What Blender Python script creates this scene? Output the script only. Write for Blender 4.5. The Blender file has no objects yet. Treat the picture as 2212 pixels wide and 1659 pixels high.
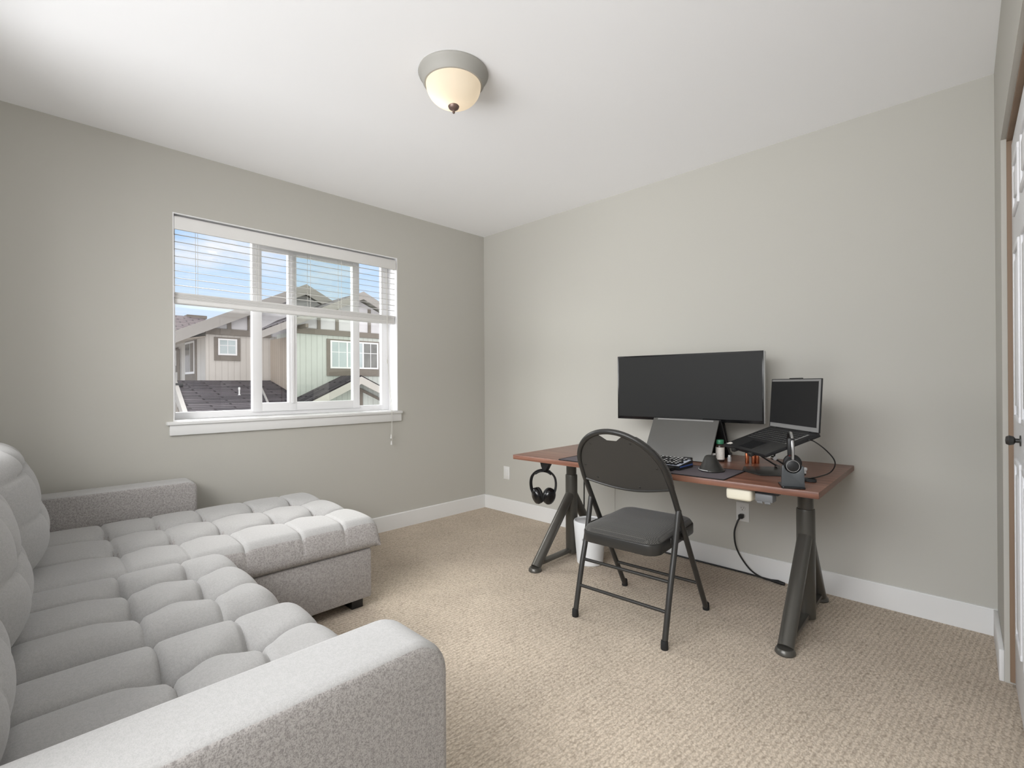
import bpy, bmesh, math, random
from mathutils import Vector, Matrix
random.seed(7)
PI = math.pi
R = math.radians
C = bpy.context.scene.collection
INV = {}          # root name -> inverse of its world matrix

# ------------------------------------------------------------------ materials
def S(r, g, b):
    def f(c):
        c /= 255.0
        return c / 12.92 if c <= .04045 else ((c + .055) / 1.055) ** 2.4
    return (f(r), f(g), f(b), 1.0)

def mat(name, col, rough=.5, metal=0., spec=.5, noise=None, bump=None, coat=0., emit=None, sheen=0.):
    """noise=(scale, amount, stretch) colour variation; bump=(scale, strength, dist, stretch)"""
    m = bpy.data.materials.new(name); m.use_nodes = True
    nt = m.node_tree; N = nt.nodes; L = nt.links
    b = N['Principled BSDF']
    b.inputs['Base Color'].default_value = col
    b.inputs['Roughness'].default_value = rough
    b.inputs['Metallic'].default_value = metal
    b.inputs['Specular IOR Level'].default_value = spec
    b.inputs['Coat Weight'].default_value = coat
    b.inputs['Sheen Weight'].default_value = sheen
    if emit:
        b.inputs['Emission Color'].default_value = emit[0]
        b.inputs['Emission Strength'].default_value = emit[1]
    tc = None
    def coords(st):
        nonlocal tc
        if tc is None: tc = N.new('ShaderNodeTexCoord')
        mp = N.new('ShaderNodeMapping'); mp.inputs['Scale'].default_value = st
        L.new(tc.outputs['Object'], mp.inputs['Vector']); return mp.outputs['Vector']
    if noise:
        st = noise[2] if len(noise) > 2 else (1, 1, 1)
        n = N.new('ShaderNodeTexNoise'); n.inputs['Scale'].default_value = noise[0]
        n.inputs['Detail'].default_value = 4; n.inputs['Roughness'].default_value = .65
        L.new(coords(st), n.inputs['Vector'])
        r = N.new('ShaderNodeMapRange')
        r.inputs['From Min'].default_value = .3; r.inputs['From Max'].default_value = .7
        r.inputs['To Min'].default_value = 1 - noise[1]; r.inputs['To Max'].default_value = 1 + noise[1]
        L.new(n.outputs['Fac'], r.inputs['Value'])
        v = N.new('ShaderNodeVectorMath'); v.operation = 'SCALE'
        v.inputs[0].default_value = col[:3]
        L.new(r.outputs['Result'], v.inputs['Scale'])
        L.new(v.outputs['Vector'], b.inputs['Base Color'])
    if bump:
        st = bump[3] if len(bump) > 3 else (1, 1, 1)
        n2 = N.new('ShaderNodeTexNoise'); n2.inputs['Scale'].default_value = bump[0]
        n2.inputs['Detail'].default_value = 3
        L.new(coords(st), n2.inputs['Vector'])
        bp = N.new('ShaderNodeBump'); bp.inputs['Strength'].default_value = bump[1]
        bp.inputs['Distance'].default_value = bump[2]
        L.new(n2.outputs['Fac'], bp.inputs['Height'])
        L.new(bp.outputs['Normal'], b.inputs['Normal'])
    return m

def mat_carpet():
    m = bpy.data.materials.new('carpet_loops'); m.use_nodes = True
    nt = m.node_tree; N = nt.nodes; L = nt.links; b = N['Principled BSDF']
    b.inputs['Roughness'].default_value = 1; b.inputs['Specular IOR Level'].default_value = .05
    tc = N.new('ShaderNodeTexCoord')
    mp = N.new('ShaderNodeMapping'); mp.inputs['Scale'].default_value = (1, .62, 1); mp.inputs['Rotation'].default_value = (0, 0, R(8))
    L.new(tc.outputs['Object'], mp.inputs['Vector'])
    dn = N.new('ShaderNodeTexNoise'); dn.inputs['Scale'].default_value = 60; dn.inputs['Detail'].default_value = 2
    L.new(mp.outputs['Vector'], dn.inputs['Vector'])
    mx = N.new('ShaderNodeMix'); mx.data_type = 'VECTOR'; mx.inputs['Factor'].default_value = .012
    L.new(mp.outputs['Vector'], mx.inputs['A']); L.new(dn.outputs['Color'], mx.inputs['B'])
    vo = N.new('ShaderNodeTexVoronoi'); vo.inputs['Scale'].default_value = 150; vo.inputs['Randomness'].default_value = .72
    L.new(mx.outputs['Result'], vo.inputs['Vector'])
    wv = N.new('ShaderNodeTexWave'); wv.inputs['Scale'].default_value = 17; wv.inputs['Distortion'].default_value = 5
    wv.inputs['Detail'].default_value = 2; wv.inputs['Detail Scale'].default_value = 6
    L.new(mp.outputs['Vector'], wv.inputs['Vector'])
    nz = N.new('ShaderNodeTexNoise'); nz.inputs['Scale'].default_value = 2.2; nz.inputs['Detail'].default_value = 5
    L.new(tc.outputs['Object'], nz.inputs['Vector'])
    cr = N.new('ShaderNodeValToRGB'); e = cr.color_ramp.elements
    e[0].position = .0; e[0].color = S(206, 194, 179); e[1].position = 1; e[1].color = S(158, 145, 130)
    k = e.new(.45); k.color = S(196, 183, 167)
    L.new(vo.outputs['Distance'], cr.inputs['Fac'])
    mr = N.new('ShaderNodeMapRange'); mr.inputs['From Min'].default_value = .3; mr.inputs['From Max'].default_value = .7
    mr.inputs['To Min'].default_value = .90; mr.inputs['To Max'].default_value = 1.08
    L.new(nz.outputs['Fac'], mr.inputs['Value'])
    mr2 = N.new('ShaderNodeMapRange'); mr2.inputs['To Min'].default_value = .86; mr2.inputs['To Max'].default_value = 1.08
    L.new(wv.outputs['Fac'], mr2.inputs['Value'])
    mu = N.new('ShaderNodeMath'); mu.operation = 'MULTIPLY'
    L.new(mr.outputs['Result'], mu.inputs[0]); L.new(mr2.outputs['Result'], mu.inputs[1])
    v = N.new('ShaderNodeVectorMath'); v.operation = 'SCALE'
    L.new(cr.outputs['Color'], v.inputs[0]); L.new(mu.outputs['Value'], v.inputs['Scale'])
    L.new(v.outputs['Vector'], b.inputs['Base Color'])
    iv = N.new('ShaderNodeMath'); iv.operation = 'MULTIPLY_ADD'; iv.inputs[1].default_value = -1.0
    L.new(vo.outputs['Distance'], iv.inputs[0]); L.new(wv.outputs['Fac'], iv.inputs[2])
    bp = N.new('ShaderNodeBump'); bp.inputs['Strength'].default_value = .4; bp.inputs['Distance'].default_value = .003
    L.new(iv.outputs['Value'], bp.inputs['Height']); L.new(bp.outputs['Normal'], b.inputs['Normal'])
    return m

def mat_wood():
    m = bpy.data.materials.new('walnut_laminate'); m.use_nodes = True
    nt = m.node_tree; N = nt.nodes; L = nt.links; b = N['Principled BSDF']
    b.inputs['Roughness'].default_value = .33; b.inputs['Specular IOR Level'].default_value = .55
    tc = N.new('ShaderNodeTexCoord')
    mp = N.new('ShaderNodeMapping'); mp.inputs['Scale'].default_value = (1.1, 22, 22)
    L.new(tc.outputs['Object'], mp.inputs['Vector'])
    n = N.new('ShaderNodeTexNoise'); n.inputs['Scale'].default_value = 1.6; n.inputs['Detail'].default_value = 7
    n.inputs['Roughness'].default_value = .6; n.inputs['Distortion'].default_value = .4
    L.new(mp.outputs['Vector'], n.inputs['Vector'])
    cr = N.new('ShaderNodeValToRGB'); e = cr.color_ramp.elements
    e[0].position = .28; e[0].color = S(90, 58, 47); e[1].position = .75; e[1].color = S(156, 114, 94)
    k = e.new(.5); k.color = S(124, 84, 68)
    L.new(n.outputs['Fac'], cr.inputs['Fac'])
    L.new(cr.outputs['Color'], b.inputs['Base Color'])
    return m

def mat_stripes(name, col, groove, period, width, axis='Y', rough=.8, noise=.06, bumpd=.02):
    """siding: vertical grooves every `period` metres along an object axis"""
    m = bpy.data.materials.new(name); m.use_nodes = True
    nt = m.node_tree; N = nt.nodes; L = nt.links; b = N['Principled BSDF']
    b.inputs['Roughness'].default_value = rough; b.inputs['Specular IOR Level'].default_value = .2
    tc = N.new('ShaderNodeTexCoord'); sp = N.new('ShaderNodeSeparateXYZ')
    L.new(tc.outputs['Object'], sp.inputs['Vector'])
    ad = N.new('ShaderNodeMath'); ad.operation = 'ADD'
    L.new(sp.outputs['X'], ad.inputs[0]); L.new(sp.outputs['Y'], ad.inputs[1])
    d = N.new('ShaderNodeMath'); d.operation = 'DIVIDE'; d.inputs[1].default_value = period
    L.new(ad.outputs['Value'] if axis == 'XY' else sp.outputs[axis], d.inputs[0])
    fr = N.new('ShaderNodeMath'); fr.operation = 'FRACT'; L.new(d.outputs['Value'], fr.inputs[0])
    lt = N.new('ShaderNodeMath'); lt.operation = 'LESS_THAN'; lt.inputs[1].default_value = width / period
    L.new(fr.outputs['Value'], lt.inputs[0])
    mx = N.new('ShaderNodeMix'); mx.data_type = 'RGBA'
    mx.inputs['A'].default_value = col; mx.inputs['B'].default_value = groove
    L.new(lt.outputs['Value'], mx.inputs['Factor'])
    n = N.new('ShaderNodeTexNoise'); n.inputs['Scale'].default_value = 5; n.inputs['Detail'].default_value = 5
    L.new(tc.outputs['Object'], n.inputs['Vector'])
    r = N.new('ShaderNodeMapRange'); r.inputs['To Min'].default_value = 1 - noise; r.inputs['To Max'].default_value = 1 + noise
    L.new(n.outputs['Fac'], r.inputs['Value'])
    v = N.new('ShaderNodeVectorMath'); v.operation = 'SCALE'
    L.new(mx.outputs['Result'], v.inputs[0]); L.new(r.outputs['Result'], v.inputs['Scale'])
    L.new(v.outputs['Vector'], b.inputs['Base Color'])
    bp = N.new('ShaderNodeBump'); bp.invert = True; bp.inputs['Strength'].default_value = .5; bp.inputs['Distance'].default_value = bumpd
    L.new(lt.outputs['Value'], bp.inputs['Height']); L.new(bp.outputs['Normal'], b.inputs['Normal'])
    return m

def mat_shingle(name, c1, c2, c3, row=.13, wid=.35):
    m = bpy.data.materials.new(name); m.use_nodes = True
    nt = m.node_tree; N = nt.nodes; L = nt.links; b = N['Principled BSDF']
    b.inputs['Roughness'].default_value = .95; b.inputs['Specular IOR Level'].default_value = .15
    uv = N.new('ShaderNodeUVMap'); uv.uv_map = 'UVMap'
    br = N.new('ShaderNodeTexBrick'); br.inputs['Scale'].default_value = 1
    br.inputs['Brick Width'].default_value = wid; br.inputs['Row Height'].default_value = row
    br.inputs['Mortar Size'].default_value = .022; br.inputs['Mortar Smooth'].default_value = .3
    br.inputs['Color1'].default_value = c1; br.inputs['Color2'].default_value = c2; br.inputs['Mortar'].default_value = c3
    L.new(uv.outputs['UV'], br.inputs['Vector'])
    L.new(br.outputs['Color'], b.inputs['Base Color'])
    bp = N.new('ShaderNodeBump'); bp.inputs['Strength'].default_value = .6; bp.inputs['Distance'].default_value = .02; bp.invert = True
    L.new(br.outputs['Fac'], bp.inputs['Height']); L.new(bp.outputs['Normal'], b.inputs['Normal'])
    return m

def mat_glass(name, tint=(1, 1, 1, 1), refl=.06):
    m = bpy.data.materials.new(name); m.use_nodes = True
    nt = m.node_tree; N = nt.nodes; L = nt.links
    for n in list(N): N.remove(n)
    o = N.new('ShaderNodeOutputMaterial'); t = N.new('ShaderNodeBsdfTransparent'); g = N.new('ShaderNodeBsdfGlossy')
    t.inputs['Color'].default_value = tint; g.inputs['Roughness'].default_value = .02
    mx = N.new('ShaderNodeMixShader'); mx.inputs['Fac'].default_value = refl
    L.new(t.outputs[0], mx.inputs[1]); L.new(g.outputs[0], mx.inputs[2]); L.new(mx.outputs[0], o.inputs[0])
    return m

def mat_bowl():
    m = bpy.data.materials.new('frosted_lit_glass'); m.use_nodes = True
    nt = m.node_tree; N = nt.nodes; L = nt.links
    for n in list(N): N.remove(n)
    o = N.new('ShaderNodeOutputMaterial')
    d = N.new('ShaderNodeBsdfTranslucent'); d.inputs['Color'].default_value = (1, .95, .86, 1)
    t = N.new('ShaderNodeBsdfTransparent')
    g = N.new('ShaderNodeBsdfDiffuse'); g.inputs['Color'].default_value = (.62, .57, .48, 1)
    e = N.new('ShaderNodeEmission'); e.inputs['Color'].default_value = (1, .82, .6, 1); e.inputs['Strength'].default_value = .42
    # mottled alabaster glass
    tc = N.new('ShaderNodeTexCoord'); nz = N.new('ShaderNodeTexNoise'); nz.inputs['Scale'].default_value = 9
    L.new(tc.outputs['Object'], nz.inputs['Vector'])
    mr = N.new('ShaderNodeMapRange'); mr.inputs['To Min'].default_value = .08; mr.inputs['To Max'].default_value = .2
    L.new(nz.outputs['Fac'], mr.inputs['Value']); L.new(mr.outputs['Result'], e.inputs['Strength'])
    a = N.new('ShaderNodeMixShader'); a.inputs['Fac'].default_value = .6
    L.new(d.outputs[0], a.inputs[1]); L.new(g.outputs[0], a.inputs[2])
    b = N.new('ShaderNodeMixShader'); b.inputs['Fac'].default_value = .12
    L.new(a.outputs[0], b.inputs[1]); L.new(t.outputs[0], b.inputs[2])
    s = N.new('ShaderNodeAddShader'); L.new(b.outputs[0], s.inputs[0]); L.new(e.outputs[0], s.inputs[1])
    L.new(s.outputs[0], o.inputs[0])
    return m

def mat_fabric(name, col, dark, amt=.5, scale=420, bump=.35):
    """woven melange cloth"""
    m = bpy.data.materials.new(name); m.use_nodes = True
    nt = m.node_tree; N = nt.nodes; L = nt.links; b = N['Principled BSDF']
    b.inputs['Roughness'].default_value = .95; b.inputs['Specular IOR Level'].default_value = .1
    b.inputs['Sheen Weight'].default_value = .25; b.inputs['Sheen Roughness'].default_value = .5
    tc = N.new('ShaderNodeTexCoord')
    n1 = N.new('ShaderNodeTexNoise'); n1.inputs['Scale'].default_value = scale; n1.inputs['Detail'].default_value = 2
    n2 = N.new('ShaderNodeTexNoise'); n2.inputs['Scale'].default_value = scale * .3; n2.inputs['Detail'].default_value = 4; n2.inputs['Roughness'].default_value = .7
    L.new(tc.outputs['Object'], n1.inputs['Vector']); L.new(tc.outputs['Object'], n2.inputs['Vector'])
    ad = N.new('ShaderNodeMath'); ad.operation = 'ADD'
    L.new(n1.outputs['Fac'], ad.inputs[0]); L.new(n2.outputs['Fac'], ad.inputs[1])
    r = N.new('ShaderNodeMapRange'); r.inputs['From Min'].default_value = .8; r.inputs['From Max'].default_value = 1.15
    r.inputs['To Min'].default_value = amt; r.inputs['To Max'].default_value = 0
    L.new(ad.outputs['Value'], r.inputs['Value'])
    mx = N.new('ShaderNodeMix'); mx.data_type = 'RGBA'; mx.inputs['A'].default_value = col; mx.inputs['B'].default_value = dark
    L.new(r.outputs['Result'], mx.inputs['Factor']); L.new(mx.outputs['Result'], b.inputs['Base Color'])
    bp = N.new('ShaderNodeBump'); bp.inputs['Strength'].default_value = bump; bp.inputs['Distance'].default_value = .0015
    L.new(n1.outputs['Fac'], bp.inputs['Height']); L.new(bp.outputs['Normal'], b.inputs['Normal'])
    return m

def mat_mesh_cloth():
    """black seat cloth with a fine zigzag rib"""
    m = bpy.data.materials.new('black_ribbed_cloth'); m.use_nodes = True
    nt = m.node_tree; N = nt.nodes; L = nt.links; b = N['Principled BSDF']
    b.inputs['Roughness'].default_value = .8; b.inputs['Sheen Weight'].default_value = .15
    tc = N.new('ShaderNodeTexCoord'); mp = N.new('ShaderNodeMapping'); mp.inputs['Rotation'].default_value = (0, 0, R(45))
    L.new(tc.outputs['Object'], mp.inputs['Vector'])
    c = N.new('ShaderNodeTexChecker'); c.inputs['Scale'].default_value = 190
    c.inputs['Color1'].default_value = S(46, 45, 43); c.inputs['Color2'].default_value = S(84, 82, 78)
    L.new(mp.outputs['Vector'], c.inputs['Vector']); L.new(c.outputs['Color'], b.inputs['Base Color'])
    bp = N.new('ShaderNodeBump'); bp.inputs['Strength'].default_value = .5; bp.inputs['Distance'].default_value = .002
    L.new(c.outputs['Fac'], bp.inputs['Height']); L.new(bp.outputs['Normal'], b.inputs['Normal'])
    return m

M = {}
M['wall'] = mat('greige_wall_paint', S(189, 187, 180), .9, spec=.15, bump=(260, .08, .001))
M['ceil'] = mat('white_ceiling_paint', S(247, 247, 248), .95, spec=.1, bump=(220, .1, .001))
M['trim'] = mat('white_semigloss', S(226, 226, 225), .45, spec=.35)
M['vinyl'] = mat('white_vinyl', S(235, 235, 236), .4, spec=.4)
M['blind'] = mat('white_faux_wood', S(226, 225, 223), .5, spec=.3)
M['slat'] = mat('shaded_faux_wood', S(184, 182, 178), .6, spec=.2)  # same white slats, with their backlit shade put into the grey
M['door'] = mat('white_door_paint', S(228, 228, 230), .45, spec=.35)
M['jamb_wood'] = mat('brown_wood', S(134, 112, 92), .6, noise=(6, .15, (1, 1, .1)))
M['carpet'] = mat_carpet()
M['wood'] = mat_wood()
M['wood_edge'] = mat('walnut_edge_band', S(118, 88, 74), .5, noise=(4, .12, (1, 1, 25)))
M['gunmetal'] = mat('dark_grey_powdercoat', S(84, 82, 77), .3, metal=.35, spec=.5)
M['black_metal'] = mat('black_satin_metal', S(52, 51, 49), .36, metal=.2, spec=.5)
M['black'] = mat('black_plastic', S(26, 26, 27), .45)
M['black_gloss'] = mat('black_gloss_plastic', S(18, 18, 19), .18, spec=.5)
M['rubber'] = mat('black_rubber', S(22, 22, 22), .75)
M['charcoal'] = mat('charcoal_panel', S(64, 62, 59), .55, spec=.3, noise=(3, .05))
M['screen'] = mat('dark_matte_screen', S(33, 33, 32), .5, spec=.25)
M['screen2'] = mat('dark_glass_screen', S(32, 32, 33), .35, spec=.3)
M['silver'] = mat('light_silver_plastic', S(190, 190, 190), .4, metal=.2)
M['grey_lid'] = mat('storm_grey_aluminium', S(98, 97, 94), .42, metal=.35)
M['bezel_grey'] = mat('grey_bezel', S(132, 131, 129), .5)
M['chrome'] = mat('satin_steel', S(190, 190, 190), .25, metal=1.)
M['copper'] = mat('copper_wrap', S(176, 104, 72), .28, metal=.85)
M['white_plastic'] = mat('white_plastic', S(226, 226, 224), .5)
M['bin_white'] = mat('matte_white_plastic', S(224, 226, 227), .55)
M['cream'] = mat('cream_plastic', S(232, 226, 206), .5)
M['midgrey'] = mat('mid_grey_plastic', S(112, 113, 114), .5)
M['dock'] = mat('slate_plastic', S(72, 75, 77), .35)
M['green_cap'] = mat('green_plastic_cap', S(60, 130, 96), .45)
M['bottle'] = mat('dark_brown_bottle', S(48, 36, 30), .25)
M['paper'] = mat('white_paper_label', S(222, 216, 208), .7, noise=(160, .12))
M['mat'] = mat('purple_grey_mat', S(94, 87, 92), .85, bump=(700, .2, .0005))
M['mat_edge'] = mat('black_stitching', S(28, 26, 28), .8)
M['backlight'] = mat('pale_key_light', S(176, 180, 190), .5, emit=(S(190, 200, 225), .12))
M['blue'] = mat('blue_edge_plastic', S(54, 76, 122), .4, emit=(S(80, 120, 220), .08))
M['red'] = mat('red_plastic', S(170, 40, 44), .5)
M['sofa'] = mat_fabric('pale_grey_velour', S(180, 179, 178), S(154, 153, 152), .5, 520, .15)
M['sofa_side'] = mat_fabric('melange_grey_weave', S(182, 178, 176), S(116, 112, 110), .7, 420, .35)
M['seat_cloth'] = mat_mesh_cloth()
M['lamp_rim'] = mat('grey_white_enamel', S(158, 156, 150), .6)
M['bronze'] = mat('bronze_finial', S(116, 98, 90), .4, metal=.5)
M['bowl'] = mat_bowl()
M['glass'] = mat_glass('clear_pane')
M['glass_tint'] = mat_glass('faintly_green_pane', (.93, .955, .92, 1), .08)
M['cord_white'] = mat('white_cord', S(214, 212, 206), .8)
# outside
M['sidA'] = mat_stripes('beige_board_siding', S(200, 195, 189), S(184, 178, 172), .125, .016, 'Y')
M['sidA2'] = mat_stripes('beige_side_siding', S(206, 202, 197), S(186, 181, 176), .4, .025, 'X')
M['sidB'] = mat_stripes('pale_board_siding', S(198, 202, 197), S(180, 183, 178), .125, .016, 'Y')
M['sidB2'] = mat_stripes('tan_side_siding', S(188, 176, 163), S(166, 153, 141), .125, .016, 'X')
M['stucco'] = mat('white_stucco', S(214, 212, 215), .9, noise=(8, .04))
M['timber'] = mat('brown_grey_timber', S(122, 114, 106), .8, noise=(9, .08))
M['fascia'] = mat('taupe_fascia', S(146, 142, 138), .75, noise=(6, .05))
M['fascia2'] = mat('pale_fascia', S(182, 178, 172), .75, noise=(6, .05))
M['soffit'] = mat('soffit_board', S(196, 186, 174), .8)
M['shingle'] = mat_shingle('charcoal_shingles', S(78, 74, 78), S(110, 104, 108), S(54, 50, 53), .13, .7)
M['shingle_g'] = mat_shingle('grey_green_shingles', S(128, 128, 118), S(150, 148, 138), S(104, 102, 94))
M['shingle_m'] = mat_shingle('mauve_shingles', S(116, 104, 106), S(132, 122, 122), S(86, 78, 80))
M['far_glass'] = mat('house_window_glass', S(176, 188, 190), .12, spec=.8, noise=(1.5, .15))
M['far_glass_dark'] = mat('dark_house_window_glass', S(104, 104, 102), .12, spec=.8, noise=(3, .3))
M['ground'] = mat('grey_asphalt', S(150, 148, 144), .9, noise=(2, .1))

# ------------------------------------------------------------------ mesh helpers
def merge(bm, tmp, Mx=None):
    if Mx is not None: bmesh.ops.transform(tmp, matrix=Mx, verts=tmp.verts)
    me = bpy.data.meshes.new('tmp'); tmp.to_mesh(me); tmp.free()
    bm.from_mesh(me); bpy.data.meshes.remove(me)

def box(bm, x0, x1, y0, y1, z0, z1, bev=0., seg=2, Mx=None):
    t = bmesh.new()
    bmesh.ops.create_cube(t, size=1)
    for v in t.verts:
        v.co = Vector((x0 + (v.co.x + .5) * (x1 - x0), y0 + (v.co.y + .5) * (y1 - y0), z0 + (v.co.z + .5) * (z1 - z0)))
    if bev > 0:
        bmesh.ops.bevel(t, geom=list(t.edges), offset=bev, segments=seg, profile=.5, affect='EDGES')
    merge(bm, t, Mx)

def prism(bm, poly, d0, d1, Mx=None, bev=0., seg=2):
    """polygon (x, y) extruded from z=d0 to d1"""
    t = bmesh.new()
    a = [t.verts.new((p[0], p[1], d0)) for p in poly]
    b = [t.verts.new((p[0], p[1], d1)) for p in poly]
    n = len(poly)
    t.faces.new(list(reversed(a))); t.faces.new(b)
    for i in range(n): t.faces.new((a[i], a[(i + 1) % n], b[(i + 1) % n], b[i]))
    bmesh.ops.recalc_face_normals(t, faces=t.faces)
    if bev > 0:
        es = [e for e in t.edges if abs(e.verts[0].co.z - e.verts[1].co.z) < 1e-6]
        bmesh.ops.bevel(t, geom=es, offset=bev, segments=seg, profile=.5, affect='EDGES')
    merge(bm, t, Mx)

# matrices that stand a prism up: polygon axes -> world axes
YZ = Matrix(((0, 0, 1, 0), (1, 0, 0, 0), (0, 1, 0, 0), (0, 0, 0, 1)))     # poly (y,z), depth along x
XZ = Matrix(((1, 0, 0, 0), (0, 0, 1, 0), (0, 1, 0, 0), (0, 0, 0, 1)))     # poly (x,z), depth along y

def spline(pts, n=8, closed=False):
    P = [Vector(p) for p in pts]; out = []; m = len(P)
    rng = m if closed else m - 1
    for i in range(rng):
        p1 = P[i]; p2 = P[(i + 1) % m]
        p0 = P[i - 1] if (i > 0 or closed) else p1 * 2 - p2
        p3 = P[(i + 2) % m] if (i + 2 < m or closed) else p2 * 2 - p1
        for k in range(n):
            t = k / n
            out.append(.5 * ((2 * p1) + (p2 - p0) * t + (2 * p0 - 5 * p1 + 4 * p2 - p3) * t * t + (3 * p1 - p0 - 3 * p2 + p3) * t ** 3))
    if not closed: out.append(P[-1])
    return out

def tube(bm, pts, r, seg=12, closed=False, ry=None, up=None):
    P = [Vector(p) for p in pts]; n = len(P)
    rad = r if isinstance(r, (list, tuple)) else [r] * n
    t = bmesh.new(); rings = []
    prev = None
    for i in range(n):
        if closed: d = P[(i + 1) % n] - P[i - 1]
        elif i == 0: d = P[1] - P[0]
        elif i == n - 1: d = P[-1] - P[-2]
        else: d = (P[i + 1] - P[i]).normalized() + (P[i] - P[i - 1]).normalized()
        d.normalize()
        if prev is None:
            ref = Vector(up) if up else (Vector((0, 0, 1)) if abs(d.z) < .9 else Vector((1, 0, 0)))
        else: ref = prev
        u = ref - d * ref.dot(d); u.normalize(); prev = u
        w = d.cross(u)
        a, b = rad[i], (rad[i] if ry is None else ry)
        rings.append([t.verts.new(P[i] + u * (a * math.cos(2 * PI * k / seg)) + w * (b * math.sin(2 * PI * k / seg))) for k in range(seg)])
    for i in range(n if closed else n - 1):
        A, B = rings[i], rings[(i + 1) % n]
        for k in range(seg): t.faces.new((A[k], A[(k + 1) % seg], B[(k + 1) % seg], B[k]))
    if not closed:
        t.faces.new(list(reversed(rings[0]))); t.faces.new(rings[-1])
    bmesh.ops.recalc_face_normals(t, faces=t.faces)
    merge(bm, t)

def lathe(bm, prof, loc=(0, 0, 0), seg=40, Mx=None, sx=1, sy=1):
    t = bmesh.new(); rings = []
    for (r, z) in prof:
        if r < 1e-6: rings.append([t.verts.new((0, 0, z))])
        else: rings.append([t.verts.new((r * sx * math.cos(2 * PI * k / seg), r * sy * math.sin(2 * PI * k / seg), z)) for k in range(seg)])
    for A, B in zip(rings, rings[1:]):
        for k in range(seg):
            k2 = (k + 1) % seg
            if len(A) == 1 and len(B) == 1: continue
            if len(A) == 1: t.faces.new((A[0], B[k], B[k2]))
            elif len(B) == 1: t.faces.new((A[k], A[k2], B[0]))
            else: t.faces.new((A[k], A[k2], B[k2], B[k]))
    for ring, end in ((rings[0], 0), (rings[-1], 1)):
        if len(ring) > 1:
            t.faces.new(ring if end else list(reversed(ring)))
    bmesh.ops.recalc_face_normals(t, faces=t.faces)
    T = Matrix.Translation(loc)
    merge(bm, t, T @ Mx if Mx is not None else T)

def rrect(x0, x1, y0, y1, r, n=6):
    out = []
    for cx, cy, a in ((x1 - r, y0 + r, -90), (x1 - r, y1 - r, 0), (x0 + r, y1 - r, 90), (x0 + r, y0 + r, 180)):
        for k in range(n + 1):
            t = R(a + 90 * k / n); out.append((cx + r * math.cos(t), cy + r * math.sin(t)))
    return out

def finish(me, angle=35):
    for p in me.polygons: p.use_smooth = True
    me.set_sharp_from_angle(angle=R(angle))

def obj(name, bm, material, parent=None, local=False, angle=35, kind=None, label=None):
    if parent is not None and not local:
        root = parent
        while root.parent: root = root.parent
        if root.name in INV: bmesh.ops.transform(bm, matrix=INV[root.name], verts=bm.verts)
    me = bpy.data.meshes.new(name); bm.to_mesh(me); bm.free()
    finish(me, angle)
    for m in (material if isinstance(material, (list, tuple)) else [material]): me.materials.append(m)
    o = bpy.data.objects.new(name, me); C.objects.link(o)
    if parent is not None: o.parent = parent
    if kind: o['kind'] = kind
    if label: o['label'] = label
    return o

def thing(name, label, cat, loc=(0, 0, 0), rotz=0., group=None, kind=None):
    o = bpy.data.objects.new(name, None); C.objects.link(o)
    o.empty_display_size = .1
    o.location = loc; o.rotation_euler = (0, 0, rotz)
    INV[o.name] = (Matrix.Translation(loc) @ Matrix.Rotation(rotz, 4, 'Z')).inverted()
    o['label'] = label; o['category'] = cat
    if group: o['group'] = group
    if kind: o['kind'] = kind
    return o

def tag(o, label, cat, group=None):
    o['label'] = label; o['category'] = cat
    if group: o['group'] = group
    return o

def B(): return bmesh.new()
def ob(name, m, parent, *a, **k):     # one-box part
    bm = B(); box(bm, *a, **k); return obj(name, bm, m, parent)
def struct(name, bm, m, label, cat, parent=None):
    o = obj(name, bm, m, parent, kind='structure'); o['label'] = label; o['category'] = cat; return o

# ------------------------------------------------------------------ the room
H = 2.44
WY0, WY1, WZ0, WZ1 = -2.362, -.905, .905, 2.087        # window opening
FY = -3.36                                             # wall behind the sofa
bm = B(); box(bm, -.16, 3.62, FY - .14, .14, -.06, 0); struct('floor', bm, M['carpet'], 'beige looped carpet covering the whole room floor', 'floor')
bm = B(); box(bm, -.16, 3.62, FY - .14, .14, H, H + .06); struct('ceiling', bm, M['ceil'], 'smooth white ceiling holding the round lamp', 'ceiling')
bm = B()
for a in ((FY - .14, WY0, 0, H), (WY1, .14, 0, H), (WY0, WY1, 0, WZ0), (WY0, WY1, WZ1, H)):
    box(bm, -.16, 0, *a)
struct('wall_left', bm, M['wall'], 'greige painted wall with the window in it', 'wall')
bm = B(); box(bm, 0, 3.6, 0, .14, 0, H); struct('wall_back', bm, M['wall'], 'plain greige painted wall behind the desk', 'wall')
# wall behind the camera, with an added, unseen opening that lets fill light in
bm = B()
for a in ((0, .74, 0, H), (3.35, 3.6, 0, H), (.74, 3.35, 0, .6), (.74, 3.35, 2.25, H)):
    box(bm, a[0], a[1], FY - .14, FY, a[2], a[3])
struct('wall_front', bm, M['wall'], 'greige painted wall behind the sofa back', 'wall')
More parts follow.
